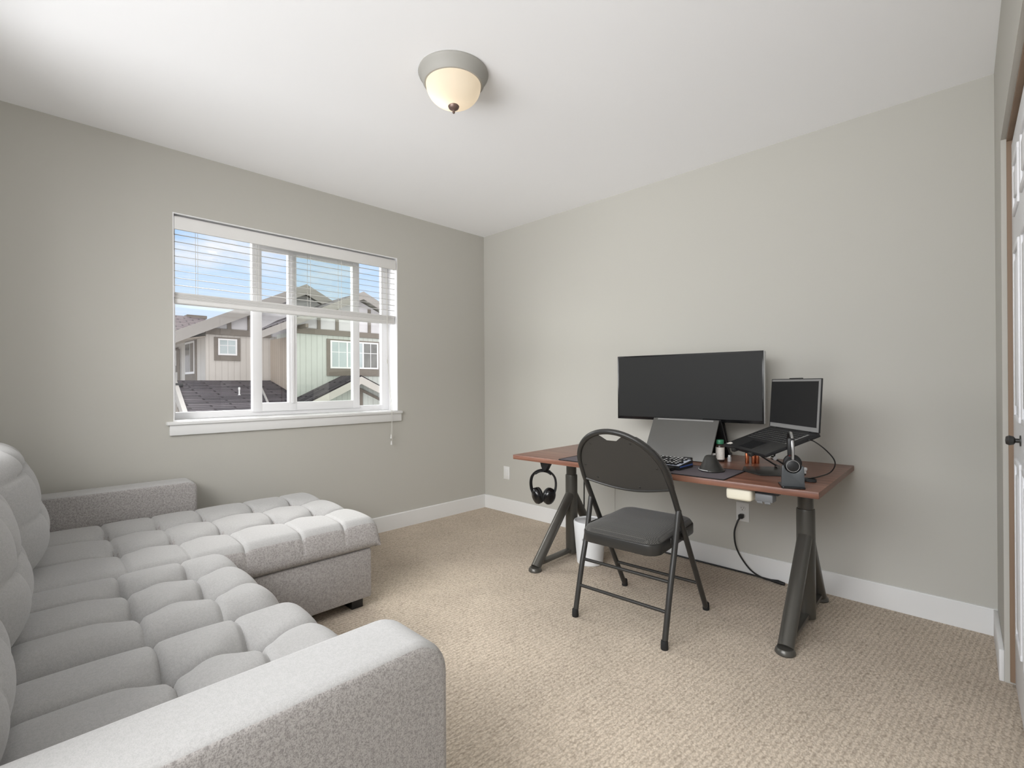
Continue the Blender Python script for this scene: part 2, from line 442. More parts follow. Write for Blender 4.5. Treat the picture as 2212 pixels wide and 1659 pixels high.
# closet wall: runs slightly askew
CW = Matrix.Translation((3.297, 0, 0)) @ Matrix.Rotation(R(2.0), 4, 'Z')    # local -y runs along the wall, +x into the closet
def cwbox(bm, *a, **k): box(bm, *a, Mx=CW, **k)
bm = B()
cwbox(bm, 0, .12, -.44, .16, 0, H); cwbox(bm, 0, .12, -1.9, -.44, 1.99, H); cwbox(bm, 0, .12, FY - .1, -1.9, 0, H)
struct('wall_right', bm, M['wall'], 'greige painted wall around the closet opening', 'wall')
bm = B(); cwbox(bm, .013, .024, -1.86, -.4405, 0.02, 1.9895)
bmc = B()
cwbox(bmc, .0145, .03, -.455, -.4402, .012, 1.975); cwbox(bmc, .0146, .0299, -1.9, -.4403, 1.9752, 1.9895)
bm.free()
struct('trim_1', bmc, M['jamb_wood'], 'narrow brown wooden strip lining the closet door opening', 'door trim')
# baseboards
def bb_poly(t=.013, h=.116): return [(0, 0), (t, 0), (t, h - .004), (t - .004, h), (0, h)]
bm = B(); prism(bm, bb_poly(), FY, -.0, Matrix(((1, 0, 0, 0), (0, 0, 1, 0), (0, 1, 0, 0), (0, 0, 0, 1))))
struct('baseboard_left', bm, M['trim'], 'white baseboard under the window wall', 'baseboard')
bm = B(); prism(bm, [(-p[0], p[1]) for p in bb_poly()], .0, 3.297, YZ); struct('baseboard_back', bm, M['trim'], 'white baseboard behind the desk', 'baseboard')
bm = B(); cwbox(bm, -.014, 0, -.44, -.012, 0, .116, bev=.002); struct('baseboard_right', bm, M['trim'], 'short white baseboard stub beside the closet door', 'baseboard')

# ------------------------------------------------------------------ window
w = thing('window_1', 'white vinyl sliding window with clear panes above the chaise', 'window', (-.1, (WY0 + WY1) / 2, WZ0), kind='structure')
bm = B()                                               # jamb returns (white liner)
box(bm, -.16, -.001, WY0, WY0 + .006, WZ0, WZ1); box(bm, -.16, -.001, WY1 - .006, WY1, WZ0, WZ1)
box(bm, -.159, -.0015, WY0 + .006, WY1 - .006, WZ1 - .006, WZ1)
obj('jamb_liner', bm, M['vinyl'], w)
FX0, FX1 = -.16, -.125
bm = B()
box(bm, FX0, FX1, WY0 + .006, WY0 + .036, WZ0 + .0045, WZ1 - .006, bev=.003); box(bm, FX0, FX1, WY1 - .066, WY1 - .006, WZ0 + .0045, WZ1 - .006, bev=.003)
box(bm, FX0 + .002, FX1 - .0015, WY0 + .008, WY1 - .008, WZ0 + .0048, WZ0 + .046, bev=.003); box(bm, FX0 + .002, FX1 - .0015, WY0 + .008, WY1 - .008, WZ1 - .05, WZ1 - .008, bev=.003)
obj('frame', bm, M['vinyl'], w)
sash = B()
SX0, SX1 = -.15, -.112
Z0, Z1 = WZ0 + .03, WZ1 - .045
for y0, y1 in ((-1.912, -1.853), (-1.685, -1.629), (-1.218, -1.164)): box(sash, SX0, SX1, y0, y1, Z0, Z1, bev=.004)
SX0, SX1 = -.1485, -.1135
box(sash, SX0, SX1, -1.911, -1.165, Z0 + .001, Z0 + .058, bev=.004); box(sash, SX0, SX1, -1.911, -1.165, Z1 - .05, Z1 - .001, bev=.004)
box(sash, SX0 + .012, SX1 + .008, -1.668, -1.648, Z0 + .05, Z1 - .05, bev=.003)
sa = obj('sash', sash, M['vinyl'], w)
for nm, y0, y1, zz, x, mt in (('pane', WY0 + .03, -1.90, Z0, -.142, 'glass'), ('pane', -1.858, -1.68, Z0 + .05, -.134, 'glass'),
                              ('pane', -1.634, -1.213, Z0 + .05, -.134, 'glass_tint'), ('pane', -1.17, WY1 - .06, Z0, -.142, 'glass')):
    bm = B(); box(bm, x - .002, x + .002, y0, y1, zz, Z1 - .01)
    obj(nm, bm, M[mt], sa if y0 in (-1.858, -1.634) else w)
bm = B(); box(bm, -.128, .026, WY0 - .034, WY1 + .028, WZ0 - .019, WZ0, bev=.003)
box(bm, -.128, -.0, WY0 + .001, WY1 - .001, WZ0 - .002, WZ0 + .004)
obj('sill', bm, M['trim'], w)
bm = B(); box(bm, .0, .016, WY0 - .02, WY1 + .022, WZ0 - .078, WZ0 - .019, bev=.003); obj('apron', bm, M['trim'], w)

# window blind
bl = thing('window_blind', 'white slatted blind raised halfway in the window', 'blind', (-.04, (WY0 + WY1) / 2, WZ1))
by0, by1 = WY0 + .012, WY1 - .012
bm = B(); box(bm, -.012, .004, by0 - .004, by1 + .0, 1.993, 2.064, bev=.004)
box(bm, -.03, -.012, by1 - .012, by1, 1.995, 2.062)
obj('valance', bm, M['blind'], bl)
bm = B(); box(bm, -.075, -.02, by0, by1, 2.03, 2.075); obj('headrail', bm, M['blind'], bl)
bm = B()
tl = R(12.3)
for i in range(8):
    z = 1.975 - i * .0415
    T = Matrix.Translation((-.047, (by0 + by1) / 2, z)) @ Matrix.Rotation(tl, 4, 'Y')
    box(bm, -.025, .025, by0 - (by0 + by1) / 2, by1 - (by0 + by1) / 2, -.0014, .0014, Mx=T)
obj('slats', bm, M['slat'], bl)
bm = B()
for i in range(11):
    z = 1.6 + i * .0037
    dy = random.uniform(-.004, .004)
    box(bm, -.074, -.021 + random.uniform(-.002, .002), by0 + dy, by1 + dy, z, z + .0029)
obj('slat_stack', bm, M['blind'], bl)
bm = B(); box(bm, -.076, -.018, by0, by1, 1.578, 1.6, bev=.004); obj('bottom_rail', bm, M['blind'], bl)
for y in (-2.235, -1.9, -1.573, -1.35, -1.02):
    bm = B()
    for x in (-.022, -.072): tube(bm, [(x, y, 2.03), (x, y, 1.6)], .0011, 6)
    tube(bm, [(-.022, y, 1.6), (-.072, y, 1.6)], .0011, 6); tube(bm, [(-.022, y, 2.03), (-.072, y, 2.03)], .0011, 6)
    obj('ladder_cord', bm, M['cord_white'], bl)
bm = B()
for dy in (0, .008): tube(bm, spline([(-.008, -1.002 + dy, 2.0), (-.004, -.996 + dy, 1.6), (.0, -.99 + dy, 1.2), (.034, -.986 + dy, .9), (.031, -.986 + dy, .72 - dy * 5)], 8), .0013, 6)
tube(bm, [(-.004, -.996, 1.30), (-.004, -.994, 1.27)], .004, 8)
obj('pull_cord', bm, M['cord_white'], bl)
for dy, z in ((0, .70), (.002, .652)):
    bm = B(); lathe(bm, [(0, .03), (.0035, .028), (.0065, .004), (.006, 0), (0, 0)], (.031, -.986 + dy, z), 14); obj('tassel', bm, M['white_plastic'], bl)

# ------------------------------------------------------------------ closet door
d = thing('door_1', 'white panelled closet door at the right edge', 'door', (3.36, -.5, 0), kind='structure')
def dbox(bm, *a, **k): box(bm, *a, Mx=CW, **k)
DX = .027
for n, (y0, y1) in enumerate(((-1.17, -.457), (-1.893, -1.178))):
    bm = B(); dbox(bm, DX, DX + .034, y0, y1, .014, 1.958, bev=.002)
    # raised panels with moulded frames
    mid = (y0 + y1) / 2
    for (p0, p1) in ((y0 + .11, mid - .045), (mid + .045, y1 - .11)):
        for z0, z1 in ((.22, .84), (.97, 1.56), (1.67, 1.86)):
            dbox(bm, DX - .006, DX + .002, p0, p1, z0, z0 + .02, bev=.003); dbox(bm, DX - .006, DX + .002, p0, p1, z1 - .02, z1, bev=.003)
            dbox(bm, DX - .0055, DX + .001, p0 + .0005, p0 + .02, z0 + .001, z1 - .001, bev=.003); dbox(bm, DX - .0055, DX + .001, p1 - .02, p1 - .0005, z0 + .001, z1 - .001, bev=.003)
            dbox(bm, DX - .005, DX + .002, p0 + .05, p1 - .05, z0 + .05, z1 - .05, bev=.004)
    pn = obj('door_leaf', bm, M['door'], d)
    if n == 0:
        bm = B()
        p = CW @ Vector((DX, -.76, .915))
        lathe(bm, [(0, .036), (.012, .034), (.016, .026), (.013, .016), (.007, .012), (.007, .004), (.017, .003), (.017, 0), (0, 0)], p, 20, Matrix.Rotation(R(-90), 4, 'Y'))
        obj('knob', bm, M['black_metal'], pn, label='dark round door knob')
bm = B(); dbox(bm, .075, .1, -1.9, -.4403, .0, 1.99); obj('backing', bm, M['door'], d)

# ------------------------------------------------------------------ ceiling lamp
lx, ly = 1.645, -1.662
lamp = thing('ceiling_lamp', 'round flush ceiling lamp with glowing frosted glass bowl', 'ceiling lamp', (lx, ly, H))
bm = B(); lathe(bm, [(.148, 0), (.15, -.006), (.147, -.014), (.140, -.019), (.131, -.044), (.124, -.052), (.114, -.052), (.114, -.046), (.12, -.04), (.13, -.004), (.13, 0)], (lx, ly, H), 64)
obj('canopy', bm, M['lamp_rim'], lamp)
bm = B()
prof = [(.117, -.049)] + [(.117 * math.cos(t) ** .8, -.052 - .088 * math.sin(t)) for t in [R(a) for a in range(0, 86, 6)]] + [(.012, -.1398)]
t = bmesh.new(); seg = 64; rings = []
for (r, z) in prof: rings.append([t.verts.new((lx + r * math.cos(2 * PI * k / seg), ly + r * math.sin(2 * PI * k / seg), H + z)) for k in range(seg)])
for A_, B_ in zip(rings, rings[1:]):
    for k in range(seg): t.faces.new((A_[k], A_[(k + 1) % seg], B_[(k + 1) % seg], B_[k]))
bmesh.ops.recalc_face_normals(t, faces=t.faces); merge(bm, t)
bowl = obj('glass_bowl', bm, M['bowl'], lamp)
bm = B(); lathe(bm, [(0, .004), (.012, .004), (.021, 0), (.024, -.004), (.021, -.012), (.013, -.018), (.006, -.021), (.005, -.027), (.006, -.03), (.003, -.034), (0, -.035)], (lx, ly, H - .139), 24)
obj('finial', bm, M['bronze'], lamp)

# ------------------------------------------------------------------ wall plates
sp = thing('wall_plate', 'small white wall plate left of the desk, low on the wall', 'wall plate', (.281, 0, .34))
bm = B(); box(bm, .246, .316, -.006, 0, .285, .396, bev=.002); obj('plate', bm, M['white_plastic'], sp)
bm = B(); box(bm, .265, .297, -.009, -.005, .307, .374, bev=.0015); obj('rocker', bm, M['white_plastic'], sp)
ot = thing('wall_outlet', 'white double socket with black plug under the desk', 'outlet', (2.238, 0, .35))
bm = B(); box(bm, 2.203, 2.275, -.006, 0, .296, .406, bev=.002); obj('plate', bm, M['white_plastic'], ot)
for zc in (.372, .330):
    bm = B(); lathe(bm, [(0, .003), (.016, .003), (.017, 0), (0, 0)], (2.239, -.0055, zc), 24, Matrix.Rotation(R(90), 4, 'X'), sx=1, sy=.86); s = obj('socket_face', bm, M['white_plastic'], ot)
    bm = B()
    box(bm, 2.2315, 2.2335, -.0092, -.0084, zc - .001, zc + .008); box(bm, 2.2445, 2.2465, -.0092, -.0084, zc, zc + .007)
    lathe(bm, [(0, .001), (.0025, .001), (.0025, 0), (0, 0)], (2.239, -.0084, zc - .008), 10, Matrix.Rotation(R(90), 4, 'X')); obj('slots', bm, M['black'], s)

# ------------------------------------------------------------------ sofa
def cushion(x0, x1, y0, y1, z0, z1, xl, yl, crown=.04, rad=.045, res=.0062, crease=.6, skirt=None):
    """tufted seat cushion: strips between the x lines, rows between the y lines, a button where they cross"""
    nx = max(8, int((x1 - x0) / res)); ny = max(8, int((y1 - y0) / res))
    xs = [x0] + list(xl) + [x1]; ys = [y0] + list(yl) + [y1]
    def puff(t, L, last):
        for a, b, i in zip(L, L[1:], range(99)):
            if t <= b + 1e-9:
                u = (t - a) / (b - a)
                return max(0., 4 * u * (1 - u))
        return 0
    def lens(x, y):
        fx = puff(x, xs, 0); fy = puff(y, ys, 0)
        z = z1 + crown * (.68 * fx ** .27 + .32 * fy ** .14)
        for bx in xl: z -= .007 * math.exp(-((x - bx) / .007) ** 2)
        for by in yl: z -= .007 * math.exp(-((y - by) / .007) ** 2)
        # seams are deepest where the buttons pull them in
        for bx in xl:
            for by in yl:
                dx, dy = abs(x - bx), abs(y - by)
                dd = (dx * dx + dy * dy) / (.05 ** 2)
                if dd < 9: z -= crown * .72 * math.exp(-dd)
                # folds running out of the button along both seams
                if dy < .16: z -= crown * .30 * math.exp(-(dx / .012) ** 2) * (1 - dy / .16)
                if dx < .10: z -= crown * .38 * math.exp(-(dy / .009) ** 2) * (1 - dx / .10)
        return z
    t = bmesh.new(); G = []
    def ease(k, n):                                     # denser near the edges
        u = k / n
        return u
    for i in range(nx + 1):
        row = []
        for j in range(ny + 1):
            x = x0 + (x1 - x0) * ease(i, nx); y = y0 + (y1 - y0) * ease(j, ny)
            z = lens(min(max(x, x0 + 1e-4), x1 - 1e-4), min(max(y, y0 + 1e-4), y1 - 1e-4))
            ex = min(x - x0, x1 - x); ey = min(y - y0, y1 - y)
            for e in (ex, ey):
                if e < rad: z -= rad - math.sqrt(max(0, rad * rad - (rad - e) ** 2))
            row.append(t.verts.new((x, y, z)))
        G.append(row)
    for i in range(nx):
        for j in range(ny): t.faces.new((G[i][j], G[i + 1][j], G[i + 1][j + 1], G[i][j + 1]))
    # skirt: down the sides to z0
    loop = [G[i][0] for i in range(nx + 1)] + [G[nx][j] for j in range(1, ny + 1)] + [G[i][ny] for i in range(nx - 1, -1, -1)] + [G[0][j] for j in range(ny - 1, 0, -1)]
    prev = loop; n = len(loop)
    cx, cy = (x0 + x1) / 2, (y0 + y1) / 2
    steps = 5
    for s in range(1, steps + 1):
        f = s / steps
        ring = []
        for v in loop:
            zz = v.co.z * (1 - f) + z0 * f
            bulge = .006 * math.sin(PI * f) - (.012 * max(0, f - .8) / .2)
            dx = bulge * (1 if v.co.x > x1 - 1e-4 else -1 if v.co.x < x0 + 1e-4 else 0)
            dy = bulge * (1 if v.co.y > y1 - 1e-4 else -1 if v.co.y < y0 + 1e-4 else 0)
            ring.append(t.verts.new((v.co.x + dx, v.co.y + dy, zz)))
        for k in range(n): t.faces.new((prev[k], ring[k], ring[(k + 1) % n], prev[(k + 1) % n]))
        prev = ring
    t.faces.new(prev)
    t.normal_update()
    bmesh.ops.recalc_face_normals(t, faces=t.faces); t.normal_update()
    t.faces.ensure_lookup_table()
    if t.faces[(nx // 2) * ny + ny // 2].normal.z < 0: bmesh.ops.reverse_faces(t, faces=t.faces)
    bm = B(); merge(bm, t)
    return bm

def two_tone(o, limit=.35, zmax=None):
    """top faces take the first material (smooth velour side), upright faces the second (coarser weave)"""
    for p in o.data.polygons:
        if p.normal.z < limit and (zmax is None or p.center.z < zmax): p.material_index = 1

def pillow(xc, w, zc, h, yc, T, lean, bxs, bzs):
    nx, nz = int(w / .01), int(h / .01)
    t = bmesh.new(); F = []; K = []
    xl = [-w / 2] + bxs + [w / 2]; zl = [-h / 2] + bzs + [h / 2]
    def puff(v, L):
        for a, b in zip(L, L[1:]):
            if v <= b + 1e-9:
                u = (v - a) / (b - a); return max(0., 4 * u * (1 - u)) ** .5
        return 0
    for i in range(nx + 1):
        f, k = [], []
        for j in range(nz + 1):
            u = -1 + 2 * i / nx; v = -1 + 2 * j / nz
            # rounded-square outline
            x = u * math.sqrt(1 - .10 * v * v) * w / 2; z = v * math.sqrt(1 - .10 * u * u) * h / 2
            e = max(0., (1 - abs(u) ** 4)) * max(0., (1 - abs(v) ** 4))
            th = T * e ** .5
            tu = .036 * (puff(u * w / 2, xl) * .5 + puff(v * h / 2, zl) * .5) * e
            for bx in bxs:
                for bz in bzs:
                    dd = ((u * w / 2 - bx) ** 2 + (v * h / 2 - bz) ** 2) / .035 ** 2
                    if dd < 9: tu -= .03 * math.exp(-dd)
            f.append(t.verts.new((x, th * .62 + tu, z)))
            k.append(f[-1] if (i in (0, nx) or j in (0, nz)) else t.verts.new((x, -th * .38, z)))
        F.append(f); K.append(k)
    for i in range(nx):
        for j in range(nz):
            t.faces.new((F[i][j], F[i][j + 1], F[i + 1][j + 1], F[i + 1][j]))
            try: t.faces.new((K[i][j], K[i + 1][j], K[i + 1][j + 1], K[i][j + 1]))
            except ValueError: pass
    bmesh.ops.recalc_face_normals(t, faces=t.faces)
    bm = B(); merge(bm, t, Matrix.Translation((xc, yc, zc)) @ Matrix.Rotation(lean, 4, 'X'))
    return bm

sofa = thing('sectional_sofa', 'light grey tufted sectional sofa with chaise along the window wall', 'sofa', (1.26, -2.75, 0))
SM = [M['sofa'], M['sofa_side']]
bm = B(); box(bm, .185, 1.072, -2.5, -1.738, .05, .292, bev=.012); box(bm, .185, 2.315, -3.3, -2.43, .05, .295, bev=.012)
obj('base', bm, M['sofa_side'], sofa)
o = obj('chaise_cushion', cushion(.185, 1.08, -3.05, -1.70, .296, .392, (.468, .765), (-2.7, -2.505, -2.315, -2.08, -1.88), .058, .05), SM, sofa, angle=60); two_tone(o, .45)
o = obj('seat_cushion', cushion(1.088, 1.700, -3.05, -2.385, .298, .398, (1.29, 1.505), (-2.745, -2.56), .064, .08), SM, sofa, angle=60); two_tone(o, .3)
o = obj('seat_cushion', cushion(1.726, 2.318, -3.05, -2.365, .298, .396, (1.925, 2.13), (-2.745, -2.56), .068, .075), SM, sofa, angle=60); two_tone(o, .3)
def arm_poly(y0, y1, z0, z1, r):
    return [(y0, z0), (y1, z0)] + [(y1 - r + r * math.cos(R(a)), z1 - r + r * math.sin(R(a))) for a in range(0, 91, 9)] + [(y0, z1)]
for nm, x0, x1, yf, r in (('armrest', .035, .18, -2.285, .05), ('armrest', 2.322, 2.482, -2.355, .085)):
    bm = B(); prism(bm, arm_poly(-3.3, yf, .05, .592, r), x0, x1, YZ, bev=.018, seg=3)
    o = obj(nm, bm, SM, sofa, angle=50); two_tone(o, .5)
bm = B(); box(bm, .04, 2.48, -3.345, -3.21, .05, .80, bev=.03, seg=3); obj('backrest', bm, M['sofa_side'], sofa)
for xc, wd, yc in ((.625, .86, -3.04), (1.405, .66, -3.10), (2.02, .60, -3.135)):
    o = obj('back_cushion', pillow(xc, wd, .665, .46, yc, .15, R(-14) * -1, [-wd * .17, wd * .17], [-.04, .12]), M['sofa'], sofa, angle=60)
for x0, y0 in ((.955, -1.83), (.23, -1.83), (.23, -3.25), (2.25, -3.25), (2.25, -2.53)):
    ob('foot', M['black'], sofa, x0, x0 + .085, y0, y0 + .06, 0, .05, bev=.003)

# ------------------------------------------------------------------ folding chair
ch = thing('folding_chair', 'black metal folding chair with padded seat in front of the desk', 'chair', (2.076, -.872, 0), R(3))
def ty(z): return .243 - .607 * z                       # slope of the long side tubes
arch = [(-.22, ty(.012), .012), (-.22, ty(.3), .3), (-.22, ty(.62), .62)]
for a in range(0, 181, 9):
    x = -.215 * math.cos(R(a)); z = .70 + .195 * math.sin(R(a)); arch.append((x, ty(z), z))
arch += [(.22, ty(.62), .62), (.22, ty(.3), .3), (.22, ty(.012), .012)]
bm = B(); tube(bm, spline(arch, 3), .0125, 14, ry=.0125); obj('frame_tube', bm, M['black_metal'], ch, local=True, angle=60)
for s in (-1, 1):
    bm = B(); tube(bm, spline([(s * .222, -.238, .012), (s * .222, -.182, .22), (s * .222, -.135, .37), (s * .224, -.096, .525), (s * .224, -.09, .545)], 5), .0125, 14); obj('rear_leg', bm, M['black_metal'], ch, local=True)
    bm = B(); lathe(bm, [(0, 0), (.0148, 0), (.0158, .005), (.0148, .032), (.0132, .036), (0, .036)], (s * .222, -.2375, 0), 18); obj('foot_cap', bm, M['rubber'], ch, local=True)
    bm = B(); lathe(bm, [(0, 0), (.0148, 0), (.0158, .005), (.0148, .032), (.0132, .036), (0, .036)], (s * .22, .237, 0), 18); obj('foot_cap', bm, M['rubber'], ch, local=True)
    bm = B(); box(bm, s * .205 - .003, s * .205 + .003, -.13, .05, .408, .43, bev=.001)
    tube(bm, [(s * .2, -.118, .42), (s * .234, -.118, .42)], .007, 10); tube(bm, [(s * .19, ty(.395), .395), (s * .228, ty(.395), .395)], .006, 10)
    obj('hinge_bracket', bm, M['black_metal'], ch, local=True)
for z, y in ((.255, -.168), (.14, -.204)):
    bm = B(); tube(bm, [(-.222, y, z), (.222, y, z)], .0075, 12); obj('crossbar', bm, M['black_metal'], ch, local=True)
bm = B(); tube(bm, [(-.22, ty(.155), .155), (.22, ty(.155), .155)], .0075, 12); obj('crossbar', bm, M['black_metal'], ch, local=True)
seatT = Matrix.Translation((0, 0, .405)) @ Matrix.Rotation(R(2), 4, 'X')
bm = B(); prism(bm, rrect(-.192, .192, -.245, .205, .06, 8), -.028, .022, seatT, bev=.006); st = obj('seat', bm, M['black_metal'], ch, local=True)
bm = B()
t = bmesh.new(); pad = rrect(-.187, .187, -.24, .2, .058, 8); rings = []
cxp, cyp = 0, -.02
for f, z in ((1, .02), (1, .027), (.97, .037), (.9, .044), (.75, .049), (.5, .053), (.25, .054)):
    rings.append([t.verts.new((cxp + (p[0] - cxp) * f, cyp + (p[1] - cyp) * f, z)) for p in pad])
for A_, B_ in zip(rings, rings[1:]):
    for k in range(len(pad)): t.faces.new((A_[k], A_[(k + 1) % len(pad)], B_[(k + 1) % len(pad)], B_[k]))
t.faces.new(rings[-1]); t.faces.new(list(reversed(rings[0])))
bmesh.ops.recalc_face_normals(t, faces=t.faces); merge(bm, t, seatT)
obj('seat_pad', bm, M['seat_cloth'], st, local=True, angle=60)
# back panel, built in the plane of the side tubes: (x, s) with s the height z
def back_poly(inset, hw=.062, hb=.853):
    a, b = .215 - inset, .195 - inset
    pts = [(-.2115 + inset, .645)]
    for k in range(1, 12): x = -.2115 + inset + (.423 - 2 * inset) * k / 12; pts.append((x, .645 - .03 * math.sin(PI * k / 12)))
    pts.append((.2115 - inset, .645))
    for dg in range(0, 181, 6):
        x = a * math.cos(R(dg)); z = .70 + b * math.sin(R(dg))
        if abs(x) > hw: pts.append((x, z))
        elif abs(dg - 90) < 4: pts += [(hw - .002, .70 + b * math.sqrt(1 - (hw / a) ** 2) - .004), (.025, hb), (-.025, hb), (-hw + .002, .70 + b * math.sqrt(1 - (hw / a) ** 2) - .004)]
    return pts
ang = math.atan(.607)
def plane(y):      # polygon (x, z) on the sloping back, offset y forward
    return Matrix(((1, 0, 0, 0), (0, -.607, 1, .243 + y), (0, 1, 0, 0), (0, 0, 0, 1)))
bm = B(); prism(bm, back_poly(.006), -.004, .004, plane(0)); bk = obj('backrest', bm, M['charcoal'], ch, local=True, label='charcoal back panel with a hand hole')
bm = B(); prism(bm, back_poly(-.008, .105, .82), .010, .038, plane(.002), bev=.010); obj('back_pad', bm, M['seat_cloth'], bk, local=True)
for x, z in ((-.14, .66), (.07, .637), (-.115, .83), (.09, .845), (.18, .74), (-.185, .72)):
    bm = B(); lathe(bm, [(0, .002), (.004, .001), (.005, 0), (0, 0)], (0, 0, 0), 10, plane(-.0045) @ Matrix.Translation((x, z, 0)) @ Matrix.Rotation(PI, 4, 'X'))
    obj('rivet', bm, M['black_metal'], bk, local=True)
bm = B(); tube(bm, [(-.2115 + .423 * k / 24, ty(.645 - .03 * math.sin(PI * k / 24)) - .004, .645 - .03 * math.sin(PI * k / 24)) for k in range(25)], .006, 8); obj('lower_edge', bm, M['black_metal'], bk, local=True)

# ------------------------------------------------------------------ desk
DR = R(2.05); DC = (2.013, -.458)
desk = thing('standing_desk', 'walnut topped desk on dark grey trestle legs against the wall', 'desk', (DC[0], DC[1], 0), DR)
DM = Matrix.Translation((DC[0], DC[1], 0)) @ Matrix.Rotation(DR, 4, 'Z')
DZ = .685
bm = B(); box(bm, -.7875, .7875, -.415, .41, DZ - .0265, DZ, bev=.002); tt = obj('tabletop', bm, [M['wood'], M['wood_edge']], desk, local=True)
for p in tt.data.polygons:
    if abs(p.normal.x) > .9: p.material_index = 1
for x in (-.674, .653):
    y = .02
    bm = B(); lathe(bm, [(0, .02), (.0375, .02), (.0385, .024), (.0385, .513), (.037, .52), (.034, .521), (0, .521)], (x, y, 0), 32); lg = obj('leg', bm, M['gunmetal'], desk, local=True)
    bm = B(); lathe(bm, [(0, .5), (.0325, .5), (.0325, DZ - .0265), (0, DZ - .0265)], (x, y, 0), 32); obj('inner_column', bm, M['gunmetal'], lg, local=True)
    bm = B(); tube(bm, [(x, y - .012, .40), (x, y - .365, .022)], .027, 20, ry=.031, up=(0, -.7, .7)); obj('front_brace', bm, M['gunmetal'], lg, local=True)
    bm = B(); tube(bm, [(x, y + .012, .40), (x, y + .285, .022)], .027, 20, ry=.031, up=(0, .7, .7)); obj('rear_brace', bm, M['gunmetal'], lg, local=True)
    bm = B(); box(bm, x - .02, x + .02, y - .34, y + .27, .028, .048, bev=.004); obj('floor_bar', bm, M['gunmetal'], lg, local=True)
    for yy in (y - .372, y + .292):
        bm = B(); lathe(bm, [(0, 0), (.036, 0), (.039, .005), (.037, .016), (.031, .024), (0, .024)], (x, yy, 0), 24); obj('foot', bm, M['gunmetal'], lg, local=True)
bm = B(); box(bm, -.62, .6, .0, .06, DZ - .07, DZ - .0265, bev=.003); obj('crossbeam', bm, M['gunmetal'], desk, local=True)

# things on and under the desk
TOP = DZ + .0002
mt = thing('desk_mat', 'long purple grey desk mat with black edging on the desk', 'desk mat', (2.0, -.73, TOP), DR)
bm = B(); prism(bm, rrect(-.432, .455, -.136, .146, .01), 0, .003); mm = obj('pad', bm, M['mat'], mt, local=True)
bm = B(); tube(bm, [(p[0], p[1], .002) for p in rrect(-.433, .456, -.137, .147, .01)], .0027, 6, closed=True); obj('edging', bm, M['mat_edge'], mt, local=True)
MT = TOP + .0034

kb = thing('keyboard', 'black mechanical keyboard with pale lit keys on the desk mat', 'keyboard', (2.003, -.70, MT), DR + R(-3))
bm = B(); prism(bm, [(-.065, .0), (.075, .0), (.075, .034), (-.065, .02)], -.22, .22, YZ @ Matrix.Identity(4)); kc = obj('case', bm, M['black'], kb, local=True)
slope = math.atan(.014 / .14)
KM = Matrix.Translation((0, -.065, .02)) @ Matrix.Rotation(slope, 4, 'X')
bm = B(); box(bm, -.214, .214, .004, .136, 0, .0012, Mx=KM); obj('key_plate', bm, M['backlight'], kc, local=True)
bm = B()
for r_ in range(6):
    y = .013 + r_ * .0212; x = -.205
    while x < .2:
        wv = .0165 if random.random() < .85 else .026
        if x + wv > .212: break
        if not (r_ == 0 and -.1 < x < .0): box(bm, x, x + wv, y - .0078, y + .0078, .001, .011, bev=.0018, seg=1, Mx=KM)
        x += wv + .0035
box(bm, -.1, -.004, .005, .021, .001, .011, bev=.0018, seg=1, Mx=KM)
n0 = len(bm.faces)
for r_ in range(6):
    for c_ in range(20):
        x = -.198 + c_ * .0208
        if random.random() < .8: box(bm, x - .0045, x + .0045, .008 + r_ * .0212, .017 + r_ * .0212, .0111, .0115, Mx=KM)
bm.faces.ensure_lookup_table()
for f in list(bm.faces)[n0:]: f.material_index = 1
obj('keycaps', bm, [M['black'], M['white_plastic']], kc, local=True)
bm = B(); box(bm, .219, .2212, -.06, .072, .012, .018); obj('side_light', bm, M['blue'], kc, local=True, label='blue strip along the keyboard side')
bm = B(); box(bm, -.2, .2, -.145, -.07, 0, .017, bev=.006); 
wr = thing('wrist_rest', 'dark padded wrist rest in front of the keyboard', 'wrist rest', (2.003, -.70, MT), DR + R(-3)); obj('cushion', bm, M['rubber'], wr, local=True)
bx = thing('small_box', 'small black box behind the right end of the keyboard', 'box', (2.172, -.575, TOP), DR)
bm = B(); box(bm, -.022, .022, -.015, .015, .0, .04, bev=.004); obj('body', bm, M['black'], bx, local=True)
bm = B(); lathe(bm, [(0, .003), (.007, .003), (.008, 0), (0, 0)], (0, -.015, .026), 16, Matrix.Rotation(R(90), 4, 'X')); obj('button', bm, M['black_gloss'], bx, local=True)

ms = thing('vertical_mouse', 'dark grey cone shaped vertical mouse on the desk mat', 'mouse', (2.334, -.668, MT), R(20))
ms.scale = (.93, .93, .9)
bm = B()
prof = [(0, 0), (.057, 0), (.062, .004), (.061, .009), (.052, .02), (.043, .038), (.033, .060), (.0255, .074), (.017, .080), (0, .081)]
lathe(bm, prof, (0, 0, 0), 36, Matrix(((1, 0, -.10, 0), (0, 1.15, .05, 0), (0, 0, 1, 0), (0, 0, 0, 1)))); mb = obj('body', bm, M['black_metal'], ms, local=True, angle=60)
bm = B(); tube(bm, [(.0618 * math.cos(R(a)), 1.15 * .0618 * math.sin(R(a)), .0085) for a in range(120, 260, 8)], .0022, 8); obj('thumb_lip', bm, M['silver'], mb, local=True)
bm = B(); tube(bm, [(.002, .055, .03), (-.004, .036, .066)], .004, 8); obj('button_seam', bm, M['black'], mb, local=True)

